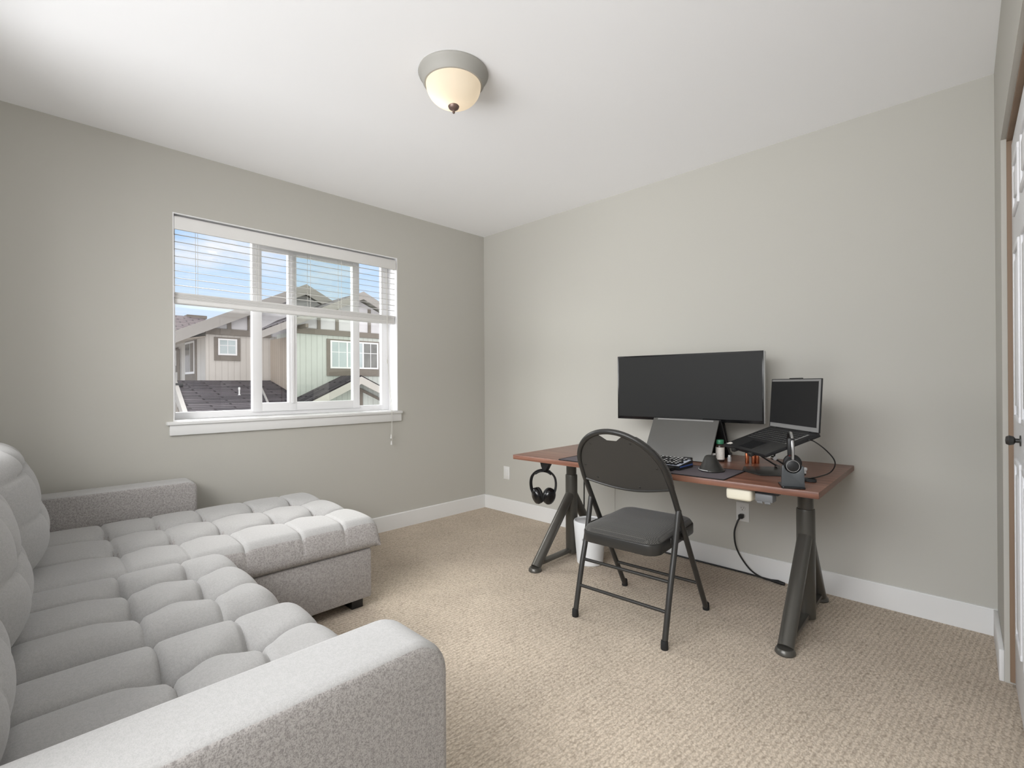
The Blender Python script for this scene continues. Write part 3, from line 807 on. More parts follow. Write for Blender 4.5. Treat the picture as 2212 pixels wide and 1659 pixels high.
# monitor
MY = R(6.3)
mon = thing('ultrawide_monitor', 'wide black screened monitor with silver housing at the back of the desk', 'monitor', (2.005, -.25, TOP), MY)
mz = .886 - TOP; mw, mh = .84, .389
bm = B(); box(bm, -mw / 2, mw / 2 + .0025, -.0005, .036, mz, mz + mh, bev=.003); hs = obj('housing', bm, M['silver'], mon, local=True, label='silver monitor housing')
bm = B(); box(bm, -mw / 2 - .001, mw / 2 - .0005, -.003, .0045, mz - .001, mz + mh + .001, bev=.001); bz = obj('bezel', bm, M['black_gloss'], hs, local=True)
bm = B(); box(bm, -mw / 2 + .007, mw / 2 - .008, -.0042, -.002, mz + .016, mz + mh - .008); obj('screen', bm, M['screen'], mon, local=True)
bm = B(); box(bm, -.14, .14, .049, .07, mz + .07, mz + .3, bev=.012); obj('back_bulge', bm, M['silver'], hs, local=True)
bm = B(); prism(bm, [(-.215, .01), (.215, .01), (.155, mz + .16), (-.155, mz + .16)], .132, .146, XZ, bev=.004); obj('stand_plate', bm, M['black'], mon, local=True)
bm = B(); box(bm, -.03, .03, .068, .134, mz + .1, mz + .2, bev=.004); obj('stand_head', bm, M['black'], mon, local=True)
bm = B(); prism(bm, rrect(-.215, .215, .118, .2, .03), 0, .012); obj('stand_base', bm, M['black'], mon, local=True)

# tent-folded laptop
tent = thing('tent_laptop', 'grey convertible laptop folded like a tent before the monitor', 'laptop', (2.038, -.445, TOP), R(-1))
def panel(bm, w_, h_, t_, Mx): box(bm, -w_ / 2, w_ / 2, 0, t_, 0, h_, bev=.003, Mx=Mx)
fa = R(-30); L0 = .247
bm = B(); panel(bm, .388, L0, .009, Matrix.Translation((0, 0, .004)) @ Matrix.Rotation(fa, 4, 'X')); ld = obj('lid', bm, M['grey_lid'], tent, local=True)
ey, ez = L0 * math.sin(-fa), L0 * math.cos(fa)
bm = B(); panel(bm, .388, L0, .013, Matrix.Translation((0, ey * 2 + .028, .006)) @ Matrix.Rotation(-fa, 4, 'X') @ Matrix.Translation((0, -.013, 0))); obj('keyboard_half', bm, M['black'], tent, local=True)
bm = B(); tube(bm, [(-.1, ey + .010, ez + .003), (.1, ey + .010, ez + .003)], .0055, 10)
obj('hinge', bm, M['black'], tent, local=True)
bm = B(); box(bm, -.165, .165, -.0015, .0005, L0 - .012, L0 - .003, Mx=Matrix.Translation((0, 0, .004)) @ Matrix.Rotation(fa, 4, 'X')); obj('edge_strip', bm, M['bezel_grey'], ld, local=True)

# open laptop on its riser
LY = R(-43.2)
lp_pos = (2.633, -.501)
LS = 1.037
st = thing('laptop_stand', 'black folding metal riser lifting the open laptop', 'laptop stand', (2.555, -.47, TOP), LY)
lap = thing('open_laptop', 'open black laptop tilted on a riser at the right of the desk', 'laptop', (lp_pos[0], lp_pos[1], .890), LY)
lap.scale = (LS, LS, LS)
tilt = math.atan2(.082, .226)
BMx = Matrix.Rotation(tilt, 4, 'X')                    # deck runs towards local -y and down
bm = B(); box(bm, -.1775, .1775, -.238, .004, -.016, -.001, bev=.003, Mx=BMx); deck = obj('deck', bm, M['black'], lap, local=True)
bm = B(); box(bm, -.150, .150, -.125, -.022, -.0012, -.0006, Mx=BMx); obj('key_well', bm, M['bezel_grey'], deck, local=True, label='grey keyboard well')
bm = B()
for r_ in range(6):
    y = -.032 - r_ * .0172; x = -.149
    while x < .145:
        ww = .0145 if not (r_ == 5 and -.06 < x < .05) else .1
        if x + ww > .151: break
        box(bm, x, x + ww, y - .0068, y + .0068, -.001, .0012, bev=.0006, seg=1, Mx=BMx); x += ww + .0026
obj('keycaps', bm, M['black'], deck, local=True)
bm = B(); box(bm, -.06, .045, -.222, -.148, -.0012, -.0004, Mx=BMx); obj('trackpad', bm, M['black_gloss'], deck, local=True)
bm = B(); box(bm, -.165, -.145, -.228, -.208, -.0012, -.0004, Mx=BMx); box(bm, -.142, -.132, -.225, -.212, -.0012, -.0004, Mx=BMx); obj('sticker', bm, M['paper'], deck, local=True, label='pale sticker on the palm rest')
LMx = Matrix.Rotation(R(-3.5), 4, 'X')
bm = B(); box(bm, -.1775, .1775, .0, .007, .0, .224, bev=.002, Mx=LMx); box(bm, -.04, .05, .0, .007, .222, .2275, bev=.0015, Mx=LMx); lid = obj('lid', bm, M['black'], lap, local=True)
bm = B(); box(bm, -.169, .1755, -.0012, .0004, .003, .2205, Mx=LMx); obj('bezel', bm, M['bezel_grey'], lid, local=True, label='grey screen border')
bm = B(); box(bm, -.172, .163, -.0024, -.001, .021, .212, Mx=LMx); obj('screen', bm, M['screen2'], lid, local=True)
bm = B(); tube(bm, [(-.12, .002, -.004), (.12, .002, -.004)], .006, 10); obj('hinge', bm, M['black'], lap, local=True)
# riser geometry in laptop-stand local frame
off = INV[st.name] @ Matrix.Translation((lp_pos[0], lp_pos[1], .890)) @ Matrix.Rotation(LY, 4, 'Z') @ Matrix.Scale(LS, 4)
bm = B()
pl = [(-.10, -.232), (.10, -.232), (.105, -.03), (-.105, -.03)]
prism(bm, pl, -.0205, -.0165, off @ BMx)
box(bm, -.085, -.06, -.251, -.2385, -.0205, -.006, bev=.001, Mx=off @ BMx); box(bm, .06, .085, -.251, -.2385, -.0205, -.006, bev=.001, Mx=off @ BMx); box(bm, -.085, -.06, -.245, -.225, -.0205, -.0165, Mx=off @ BMx); box(bm, .06, .085, -.245, -.225, -.0205, -.0165, Mx=off @ BMx)
obj('platform', bm, M['black_metal'], st, local=True)
bm = B(); prism(bm, [(-.125, -.09), (-.02, -.15), (.10, -.13), (.13, -.02), (.10, .08), (-.10, .07)], 0, .006, bev=.001); obj('base_plate', bm, M['black_metal'], st, local=True)
pa = off @ BMx @ Vector((0, -.07, -.02))
for s in (-.07, .07):
    bm = B(); tube(bm, [(s, .05, .012), (s, -.05, .075)], .004, 8); tube(bm, [(s, -.05, .075), (s, pa.y, pa.z)], .004, 8); obj('arm', bm, M['black_metal'], st, local=True)
    for yy, zz in ((.05, .012), (-.05, .075)):
        bm = B(); tube(bm, [(s - .011, yy, zz), (s + .011, yy, zz)], .0095, 14); obj('pivot', bm, M['chrome'], st, local=True)

# cable from the laptop
p0 = Matrix.Translation((lp_pos[0], lp_pos[1], .890)) @ Matrix.Rotation(LY, 4, 'Z') @ Matrix.Scale(LS, 4) @ BMx @ Vector((.183, -.05, -.008))
bm = B()
tube(bm, spline([p0, p0 + Vector((.012, .03, -.008)), (2.765, -.52, .815), (2.79, -.48, .77), (2.789, -.455, .735), (2.765, -.44, .700), (2.735, -.52, .689), (2.71, -.59, .689)], 8), .0026, 8)
cbl = obj('laptop_cable', bm, M['black']); tag(cbl, 'thin black cable looping down from the open laptop to the desk', 'cable')
bm = B()
for k in range(3):
    tube(bm, [(2.725 + .034 * math.cos(R(a)) * (1 - .12 * k) + .004 * k, -.64 + .012 * math.sin(R(a)), .6895 + .004 * k + .001 * math.sin(R(a * 2))) for a in range(0, 360, 15)], .0026, 6, closed=True)
box(bm, 2.715, 2.728, -.655, -.625, .6868, .702, bev=.003)
obj('cable_coil', bm, M['black'], cbl)

# supplement bottle and neighbours
def bottle_thing(name, label, x, y, r, h, bodym, capm, labm):
    b = thing(name, label, 'bottle', (x, y, TOP))
    bm = B(); lathe(bm, [(0, 0), (r * .94, 0), (r, .004), (r, h * .68), (r * .9, h * .76), (r * .7, h * .8), (r * .7, h * .84), (0, h * .84)], (0, 0, 0), 28); bo = obj('body', bm, bodym, b, local=True)
    bm = B(); lathe(bm, [(0, h * .81), (r * .86, h * .81), (r * .88, h * .83), (r * .88, h * .98), (r * .82, h), (0, h)], (0, 0, 0), 28); obj('cap', bm, capm, b, local=True)
    if labm:
        bm = B(); lathe(bm, [(r + .0006, h * .1), (r + .0006, h * .66)], (0, 0, 0), 28)
        for f in [f for f in bm.faces if len(f.verts) > 4]: bm.faces.remove(f)
        obj('paper_label', bm, labm, bo, local=True)
    return b
bottle_thing('pill_bottle', 'dark bottle with green cap and white label beside the grey tent laptop', 2.242, -.336, .022, .116, M['bottle'], M['green_cap'], M['paper'])
bottle_thing('small_bottle', 'little brown bottle with white cap behind the vertical mouse', 2.222, -.375, .013, .045, M['bottle'], M['white_plastic'], None)
for i, (x, y, h, lb) in enumerate(((2.372, -.312, .056, 'leftmost of three copper coloured cylinders under the laptop'), (2.397, -.293, .052, 'middle one of three copper coloured cylinders under the laptop'), (2.412, -.281, .056, 'rightmost of three copper coloured cylinders under the laptop'))):
    b = thing('copper_cylinder', lb, 'cylinder', (x, y, TOP), group='copper cylinders under the laptop')
    bm = B(); lathe(bm, [(0, 0), (.009, 0), (.0095, .002), (.0095, h - .004), (.0085, h - .002), (0, h - .002)], seg=20); obj('wrap', bm, M['copper'], b, local=True)
    bm = B(); lathe(bm, [(0, h - .003), (.0085, h - .003), (.0085, h), (.003, h + .001), (.003, h + .003), (0, h + .003)], seg=16); obj('tip', bm, M['black'], b, local=True)
jar = thing('glass_vial', 'tiny clear capped vial right of the green capped bottle', 'vial', (2.282, -.312, TOP))
bm = B(); lathe(bm, [(0, 0), (.009, 0), (.0095, .003), (.0095, .022), (.006, .026), (0, .026)], seg=18); obj('body', bm, M['silver'], jar, local=True)
bm = B(); lathe(bm, [(0, .026), (.0065, .026), (.0065, .034), (0, .034)], seg=14); obj('cap', bm, M['white_plastic'], jar, local=True)

# headset on its charging dock
HR = R(24)
dk = thing('headset_dock', 'dark grey charging dock at the front right of the desk', 'dock', (2.712, -.805, TOP), HR)
bm = B(); prism(bm, rrect(-.042, .042, -.040, .062, .008), 0, .008, bev=.002); obj('base', bm, M['black_gloss'], dk, local=True)
bm = B()
up = [(-.041, .006), (.041, .006), (.038, .088), (.031, .09)] + [(.03 * math.cos(R(a)), .09 - .03 * math.sin(R(a))) for a in range(10, 171, 16)] + [(-.031, .09), (-.038, .088)]
prism(bm, up, -.028, -.008, XZ, bev=.003); obj('cradle', bm, M['dock'], dk, local=True)
hd = thing('desk_headset', 'slim black headset with chrome band on the charging dock', 'headset', (2.712, -.805, TOP), HR)
zb = .088
for nm, xo, mm_ in (('ear_cup', -.018, 0), ('ear_cup', .018, 1)):
    pass
bm = B(); lathe(bm, [(0, .016), (.02, .016), (.026, .012), (.028, .004), (.028, -.004), (.024, -.01), (0, -.01)], (0, -.012, zb), 28, Matrix.Rotation(R(90), 4, 'X')); ec = obj('ear_cup', bm, M['black'], hd, local=True)
bm = B(); tube(bm, [(.0225 * math.cos(R(a)), -.0285, zb + .0225 * math.sin(R(a))) for a in range(0, 360, 12)], .0013, 8, closed=True); obj('ring', bm, M['bezel_grey'], ec, local=True)
bm = B(); lathe(bm, [(0, .014), (.026, .014), (.033, .008), (.034, -.004), (.03, -.012), (0, -.012)], (.012, .06, zb + .002), 28, Matrix.Rotation(R(90), 4, 'X')); obj('ear_cup', bm, M['black'], hd, local=True)
bm = B()
band = spline([(0, -.022, zb + .02), (.0, -.025, zb + .07), (.0, -.012, zb + .112), (0, .025, zb + .132), (0, .06, zb + .112), (.002, .084, zb + .06), (.003, .085, zb + .015)], 6)
tube(bm, band, .0022, 8, ry=.0048, up=(0, -1, 0)); hb = obj('headband', bm, M['chrome'], hd, local=True)
bm = B(); tube(bm, [Vector(p) + Vector((0, 0, -.004)) if p.y > -.0 else Vector(p) + Vector((0, .005, 0)) for p in band[12:30]], .003, 8, ry=.008, up=(0, -1, 0)); obj('band_pad', bm, M['black'], hb, local=True)
bm = B(); box(bm, -.017, .008, -.02, -.004, zb + .04, zb + .11, bev=.006); obj('hanging_pad', bm, M['black'], hb, local=True)
bm = B(); box(bm, -.010, -.004, -.002, .001, zb + .036, zb + .05, bev=.001); obj('red_tab', bm, M['red'], hb, local=True, label='red tab inside the headband')
ball = thing('white_ball', 'small white ball on a stub just right of the headset dock', 'ball', (2.668, -.43, TOP))
ball.scale = (.8, .8, .8)
bm = B(); lathe(bm, [(0, 0), (.006, 0), (.005, .012), (.0095, .018), (.011, .025), (.0085, .033), (0, .036)], seg=20); obj('stud', bm, M['white_plastic'], ball, local=True)

# hook and headphones under the left of the desk
hk = thing('headphone_hook', 'black hanger hook screwed under the desk front edge', 'hook', (1.43, -.815, DZ - .027))
hx, hy, hz = 1.43, -.815, DZ - .0272
bm = B(); prism(bm, [(hx - .04, hz), (hx + .04, hz), (hx + .004, hz - .058), (hx - .016, hz - .058), (hx - .03, hz - .034)], hy - .016, hy + .016, XZ, bev=.003); obj('bracket', bm, M['black'], hk)
bm = B(); box(bm, hx - .03, hx + .005, hy - .03, hy + .03, hz - .0635, hz - .0585, bev=.002); obj('cradle', bm, M['black'], hk)
hp = thing('headphones', 'black over ear headphones hanging from the hook under the desk', 'headphones', (1.418, -.815, .42))
hc = Vector((1.405, -.815, .512)); HRot = Matrix.Translation(hc) @ Matrix.Rotation(R(30), 4, 'Z')
def htube(bm, pts, *a, **k): tube(bm, [HRot @ Vector(p) for p in pts], *a, **k)
bm = B(); htube(bm, spline([(-.058, 0, -.052), (-.071, 0, -.02), (-.074, 0, .02), (-.064, 0, .055), (-.036, 0, .081), (0, 0, .09), (.036, 0, .081), (.064, 0, .055), (.074, 0, .02), (.071, 0, -.02), (.058, 0, -.052)], 6), .005, 10, ry=.012, up=(1, 0, 0))
hb = obj('headband', bm, M['black'], hp)
bm = B(); htube(bm, spline([(-.048, 0, .066), (-.026, 0, .079), (0, 0, .083), (.026, 0, .079), (.048, 0, .066)], 6), .007, 10, ry=.014, up=(0, 0, 1)); obj('band_pad', bm, M['rubber'], hb)
for s_ in (-1, 1):
    Mx = HRot @ Matrix.Translation((s_ * .036, -.004, -.062)) @ Matrix.Rotation(s_ * R(14), 4, 'Y') @ Matrix.Rotation(s_ * R(48), 4, 'Z') @ Matrix.Rotation(R(90), 4, 'X')
    bm = B(); lathe(bm, [(0, .024), (.026, .023), (.036, .017), (.041, .006), (.041, -.002), (0, -.002)], (0, 0, 0), 30, Mx, sx=.92, sy=1.2); ec = obj('ear_cup', bm, M['black_gloss'], hp)
    bm = B(); lathe(bm, [(.018, -.002), (.038, -.002), (.042, -.010), (.039, -.022), (.026, -.026), (.018, -.016)], (0, 0, 0), 30, Mx, sx=.9, sy=1.16); obj('ear_pad', bm, M['rubber'], ec)
    bm = B(); htube(bm, [(s_ * .066, 0, -.035), (s_ * .054, 0, -.062)], .004, 8, ry=.008); obj('slider', bm, M['chrome'], hb)

# boxes fixed under the desk
ub = thing('cable_box', 'cream rounded box fixed under the desk front edge', 'box', (2.5, -.8, .61))
bm = B(); box(bm, 2.462, 2.567, -.835, -.755, .605, .655, bev=.012, seg=3, Mx=None); obj('body', bm, M['cream'], ub)
bm = B(); box(bm, 2.485, 2.545, -.8, -.76, .598, .607, bev=.003); obj('clip', bm, M['cream'], ub)
uc = thing('control_box', 'grey control box next to the cream one under the desk', 'box', (2.61, -.8, .61))
bm = B(); box(bm, 2.58, 2.648, -.83, -.78, .613, .645, bev=.004); obj('body', bm, M['midgrey'], uc)
bm = B(); box(bm, 2.575, 2.665, -.815, -.75, .642, .6575, bev=.002); obj('bracket', bm, M['black'], uc)
bm = B(); box(bm, 2.588, 2.610, -.833, -.828, .607, .616, bev=.001); box(bm, 2.618, 2.640, -.833, -.828, .607, .616, bev=.001); obj('buttons', bm, M['midgrey'], uc)

# waste bin
bn = thing('waste_bin', 'small white round waste bin under the left of the desk', 'waste bin', (1.505, -.495, 0))
bm = B(); lathe(bm, [(0, 0), (.074, 0), (.079, .006), (.098, .235), (.099, .255), (.097, .262), (.092, .264), (.09, .258), (.092, .235), (.074, .01), (0, .008)], (0, 0, 0), 48); obj('body', bm, M['bin_white'], bn, local=True)
bm = B(); lathe(bm, [(0, .252), (.0905, .252), (.0905, .256), (0, .259)], (0, 0, 0), 40); obj('lid', bm, M['bin_white'], bn, local=True)
bm = B(); tube(bm, [(.02 + .007 * math.cos(R(a)), -.0945, .165 + .007 * math.sin(R(a))) for a in range(0, 360, 30)], .0012, 6, closed=True); obj('ring', bm, M['chrome'], bn, local=True)

# cords
bm = B()
tube(bm, spline([(2.239, -.035, .326), (2.226, -.05, .30), (2.21, -.055, .23), (2.225, -.055, .14), (2.285, -.05, .05), (2.35, -.045, .012), (2.42, -.05, .008)], 8), .0048, 10)
pc = obj('power_cord', bm, M['black']); tag(pc, 'black power cord drooping from the wall socket to the carpet', 'cord')
bm = B(); box(bm, 2.227, 2.251, -.045, -.0095, .318, .342, bev=.005, seg=3); obj('plug', bm, M['black'], pc)
bm = B(); tube(bm, [(2.40, -.05, .010), (2.44, -.055, .013), (2.475, -.06, .011)], [.006, .011, .009], 12); obj('connector', bm, M['black'], pc)
bm = B(); tube(bm, spline([(1.30, -.03, .008), (1.6, -.024, .007), (1.95, -.026, .007), (2.25, -.028, .007), (2.40, -.045, .010), (2.46, -.056, .016)], 8), .005, 8)
tag(obj('floor_cord', bm, M['black']), 'black cord lying along the foot of the white baseboard', 'cord')
bm = B(); tube(bm, spline([(1.372, -.36, .656), (1.366, -.36, .5), (1.36, -.355, .35), (1.352, -.345, .2), (1.335, -.33, .08), (1.34, -.30, .012), (1.36, -.25, .008)], 8), .0042, 8)
tag(obj('leg_cord', bm, M['black']), 'thin black cord hanging beside the left desk leg', 'cord')
bm = B(); tube(bm, [(1.367, -.003, .68), (1.367, -.003, .118)], .0016, 6); tag(obj('wall_wire', bm, M['cord_white']), 'thin pale wire running straight down the wall behind the chair', 'wire')
bm = B(); tube(bm, [(1.565 + .035 * math.cos(R(a)), -.105 + .03 * math.sin(R(a)), .006) for a in range(0, 360, 15)], .004, 8, closed=True)
tag(obj('white_cable_loop', bm, M['white_plastic']), 'small loop of white cable on the carpet behind the chair', 'cable')

# ------------------------------------------------------------------ outside: the houses across the lane
def add_uv(o, ax, sc=1.0):
    """planar UVs for roof slabs: u along axis ax[0], v along ax[1]"""
    me = o.data; uv = me.uv_layers.new(name='UVMap')
    a, b = Vector(ax[0]), Vector(ax[1])
    for l in me.loops:
        co = me.vertices[l.vertex_index].co
        uv.data[l.index].uv = (co.dot(a) * sc, co.dot(b) * sc)

def slab(bm, pts, th):
    """flat roof sheet: polygon in space thickened downwards"""
    t = bmesh.new(); a = [t.verts.new(p) for p in pts]; b = [t.verts.new((p[0], p[1], p[2] - th)) for p in pts]
    n = len(pts); t.faces.new(a); t.faces.new(list(reversed(b)))
    for i in range(n): t.faces.new((a[i], b[i], b[(i + 1) % n], a[(i + 1) % n]))
    bmesh.ops.recalc_face_normals(t, faces=t.faces); merge(bm, t)

def bar(bm, x, y0, z0, y1, z1, wd, th):
    """timber on a wall facing +x, from (y0,z0) to (y1,z1)"""
    d_ = Vector((0, y1 - y0, z1 - z0)); L_ = d_.length; an = math.atan2(z1 - z0, y1 - y0)
    T = Matrix.Translation((x, y0, z0)) @ Matrix.Rotation(an, 4, 'X')
    box(bm, 0, th, 0, L_, -wd / 2, wd / 2, Mx=T)

def house_window(h, x, y0, y1, z0, z1, trim, lites, glass, tb=.1, tt=.05, ts=.07, name='window'):
    """window on a wall facing +x: timber surround, white frame, panes"""
    bm = B(); box(bm, x, x + .03, y0 - ts, y1 + ts, z0 - tb, z1 + tt); wn = obj(name, bm, M[trim], h)
    bm = B(); f = .035
    box(bm, x + .028, x + .05, y0, y0 + f, z0, z1); box(bm, x + .028, x + .05, y1 - f, y1, z0, z1)
    box(bm, x + .0275, x + .049, y0 + .001, y1 - .001, z0 + .001, z0 + f); box(bm, x + .0275, x + .049, y0 + .001, y1 - .001, z1 - f, z1 - .001)
    for k in range(1, lites): y = y0 + (y1 - y0) * k / lites; box(bm, x + .027, x + .0475, y - f / 2, y + f / 2, z0 + .002, z1 - .002)
    obj('white_frame', bm, M['vinyl'], wn)
    for k in range(lites):
        a = y0 + (y1 - y0) * k / lites + f / 2; b_ = y0 + (y1 - y0) * (k + 1) / lites - f / 2
        bm = B(); box(bm, x + .03, x + .036, a, b_, z0 + f / 2, z1 - f / 2); obj('pane', bm, M[glass[k] if isinstance(glass, (list, tuple)) else glass], wn)
        bm = B(); m_ = (a + b_) / 2
        box(bm, x + .036, x + .04, m_ - .006, m_ + .006, z0 + f, z1 - f); box(bm, x + .0355, x + .0395, a, b_, z0 + (z1 - z0) * .58, z0 + (z1 - z0) * .58 + .012); obj('glazing_bars', bm, M['vinyl'], wn)
    return wn

GZ = -2.9
# house with the left gable
hA = thing('gabled_house', 'beige sided gabled house outside behind the left window pane', 'house', (-9, 2, GZ))
bm = B(); box(bm, -16, -9.002, -.05, 4.4, GZ, 2.3); box(bm, -9.01, -9, -.05, 4.4, GZ, 2.3)
wa = obj('wall', bm, M['sidA'], hA)
bm = B(); box(bm, -16, -9.0, -.062, -.05, GZ, 2.2); obj('side_wall', bm, M['sidA2'], hA)
bm = B(); prism(bm, [(-.05, 2.28), (4.3, 2.28), (4.3, 2.33), (1.96, 3.44), (-.05, 2.46)], -9.0, -8.985, YZ); obj('gable_panel', bm, M['stucco'], hA)
bm = B(); box(bm, -9.0, -8.93, -.07, 1.28, 2.25, 2.385); obj('belly_band', bm, M['timber'], hA)
for y in (-.02, .40, .82):
    bm = B(); box(bm, -8.99, -8.95, y - .04, y + .04, 2.385, 2.50 + (y + .05) * .485); obj('timber_post', bm, M['timber'], hA)
ap, el, er = (1.97, 3.56), (-.85, 2.16), (4.8, 2.16)
bm = B(); slab(bm, [(-8.58, ap[0], ap[1]), (-16, ap[0], ap[1]), (-16, el[0], el[1]), (-8.58, el[0], el[1])], .05)
rfa = obj('roof', bm, M['shingle_g'], hA); add_uv(rfa, ((1, 0, 0), (0, 1.1, 0)))
bm = B(); slab(bm, [(-8.58, ap[0], ap[1]), (-8.58, er[0], er[1]), (-16, er[0], er[1]), (-16, ap[0], ap[1])], .05)
rfb = obj('roof', bm, M['shingle_g'], hA); add_uv(rfb, ((1, 0, 0), (0, 1.1, 0)))
bm = B()
prism(bm, [(el[0], el[1] + .006), (ap[0], ap[1] + .006), (er[0], er[1] + .006), (er[0], er[1] - .24), (ap[0], ap[1] - .24), (el[0], el[1] - .24)], -8.59, -8.55, YZ)
obj('rake_board', bm, M['fascia'], hA)
bm = B(); slab(bm, [(-9.0, -.05, 2.42), (-8.6, -.05, 2.42), (-8.6, el[0], el[1] - .05), (-9.0, el[0], el[1] - .05)], .02); slab(bm, [(-16, -.05, 2.21), (-9.0, -.05, 2.21), (-9.0, el[0], 2.06), (-16, el[0], 2.06)], .02)
obj('soffit', bm, M['soffit'], hA)
house_window(hA, -9.0, .176, .557, 1.80, 2.17, 'timber', 1, 'far_glass', tb=.12, tt=.03, ts=.07)
# tall side window (wall faces -y) and a smaller one behind it
def side_window(h, x0, x1, z0, z1, y, g1, g2):
    bm = B(); box(bm, x0 - .08, x1 + .1, y - .03, y, z0 - .16, z1 + .06); wn = obj('side_window', bm, M['timber'], h)
    bm = B(); box(bm, x0, x1, y - .045, y - .028, z0, z1); obj('white_frame', bm, M['vinyl'], wn)
    m_ = x0 + (x1 - x0) * .58
    bm = B(); box(bm, x0 + .05, m_ - .03, y - .052, y - .044, z0 + .05, z1 - .05); obj('pane', bm, M[g1], wn)
    bm = B(); box(bm, m_ + .03, x1 - .03, y - .052, y - .044, z0 + .05, z1 - .05); obj('pane', bm, M[g2], wn)
side_window(hA, -10.62, -9.8, 1.40, 2.16, -.062, 'far_glass_dark', 'timber')
side_window(hA, -12.6, -11.6, 1.64, 2.04, -.062, 'far_glass_dark', 'far_glass_dark')
bm = B(); tube(bm, [(-11.25, -.11, 2.05), (-11.25, -.10, GZ)], .03, 8); tube(bm, [(-11.25, -.5, 2.08), (-11.25, -.12, 2.03)], .03, 8); obj('downspout', bm, M['timber'], hA)

# porch roof below the beige wall
pr = thing('porch_roof', 'low dark shingled roof below the beige gabled wall outside', 'roof', (-7.5, .2, 0))
def pz(x): return 1.237 - .22 * (x + 9)
bm = B(); slab(bm, [(-9.0, -.60, pz(-9.0)), (-5.9, -1.02, pz(-5.9)), (-5.9, .88, pz(-5.9)), (-9.0, 1.34, pz(-9.0))], .06)
o = obj('shingle_slope', bm, M['shingle'], pr); add_uv(o, ((0, 1, 0), (1, 0, 0)))
bm = B(); slab(bm, [(-9.0, 1.341, pz(-9.0)), (-5.9, .881, pz(-5.9)), (-7.49, 1.24, .90)], .05)
o = obj('hip_slope', bm, M['shingle'], pr); add_uv(o, ((1, 0, 0), (0, 1, 1)))
bm = B(); tube(bm, [(-8.95, .99, pz(-8.95) + .02), (-5.9, .26, pz(-5.9) + .02)], .035, 6, ry=.02); obj('valley_strip', bm, M['fascia2'], pr)
bm = B(); slab(bm, [(-9.0, -.60, pz(-9.0) + .045), (-9.0, -.67, pz(-9.0) + .045), (-5.9, -1.09, pz(-5.9) + .045), (-5.9, -1.02, pz(-5.9) + .045)], .2); obj('edge_board', bm, M['fascia2'], pr)
bm = B(); slab(bm, [(-9.0, -.68, pz(-9) - .15), (-9.0, -3.0, pz(-9) - .15), (-5.9, -3.0, pz(-5.9) - .15), (-5.9, -1.10, pz(-5.9) - .15)], .05); o = obj('lower_slope', bm, M['timber'], pr)
bm = B(); lathe(bm, [(0, -.06), (.03, -.06), (.03, 0), (.014, .01), (.014, .1), (.02, .105), (.02, .15), (0, .16)], (-7.6, .20, pz(-7.6)), 14); obj('vent_pipe', bm, M['white_plastic'], pr, label='little white roof vent pipe')
lt_ = B(); tube(lt_, [(-8.35, -.80, 1.135), (-8.35, -.62, 1.135)], .04, 10); tube(lt_, [(-8.35, -.66, 1.10), (-8.35, -.66, 1.0)], .02, 8); obj('gutter_bracket', lt_, M['black'], pr)

# house with the right gable, standing further forward
hB = thing('half_timbered_house', 'pale board house with wide gable outside behind the middle window panes', 'house', (-7.5, 3, GZ))
bm = B(); box(bm, -8.62, -7.5, 1.30, 5.0, GZ, 2.3); obj('wall', bm, M['sidB'], hB)
bm = B(); box(bm, -8.99, -7.5, 1.285, 1.30, GZ, 2.2); obj('side_wall', bm, M['sidB2'], hB)
bm = B(); prism(bm, [(1.29, 2.3), (4.6, 2.3), (4.6, 2.34), (2.65, 3.17), (1.29, 2.55)], -7.5, -7.485, YZ); obj('gable_panel', bm, M['stucco'], hB)
bm = B(); box(bm, -7.5, -7.44, 1.28, 5.0, 2.25, 2.37); obj('belly_band', bm, M['timber'], hB)
for y in (1.79, 2.215, 2.65, 3.03, 3.45):
    bm = B(); box(bm, -7.49, -7.455, y - .035, y + .035, 2.37, 3.12 - abs(y - 2.65) * .47); obj('timber_post', bm, M['timber'], hB)
ap, el, er = (2.66, 3.265), (.36, 2.19), (5.2, 2.09)
for (e_, nm) in ((el, 'roof'), (er, 'roof')):
    zm = el[1] + (1.31 - el[0]) * (ap[1] - el[1]) / (ap[0] - el[0])
    bm = B(); slab(bm, [(-7.08, ap[0], ap[1]), (-8.62, ap[0], ap[1]), (-8.62, 1.31, zm), (-7.16, el[0], el[1]), (-7.08, el[0], el[1])] if e_ is el else [(-7.08, ap[0], ap[1]), (-7.08, e_[0], e_[1]), (-8.62, e_[0], e_[1]), (-8.62, ap[0], ap[1])], .05); o = obj(nm, bm, M['shingle_g' if e_ is er else 'shingle'], hB); add_uv(o, ((1, 0, 0), (0, 1.1, 0)))
bm = B()
prism(bm, [(el[0], el[1] - .03), (ap[0], ap[1] + .006), (er[0], er[1] + .006), (er[0], er[1] - .17), (ap[0], ap[1] - .17), (el[0], el[1] - .17)], -7.09, -7.05, YZ)
obj('rake_board', bm, M['fascia'], hB)
bm = B(); slab(bm, [(-8.62, 1.29, 2.47), (-7.12, 1.29, 2.47), (-7.12, el[0] + .05, el[1] - .08), (-7.25, el[0] + .05, el[1] - .08)], .02); obj('soffit', bm, M['soffit'], hB)
bm = B(); box(bm, -7.5, -7.05, 1.32, 1.38, 2.34, 2.42); obj('outrigger', bm, M['timber'], hB)
house_window(hB, -7.5, 2.05, 3.26, 1.50, 2.14, 'timber', 3, ('far_glass', 'far_glass', 'far_glass_dark'), tb=.17, tt=.03, ts=.075)

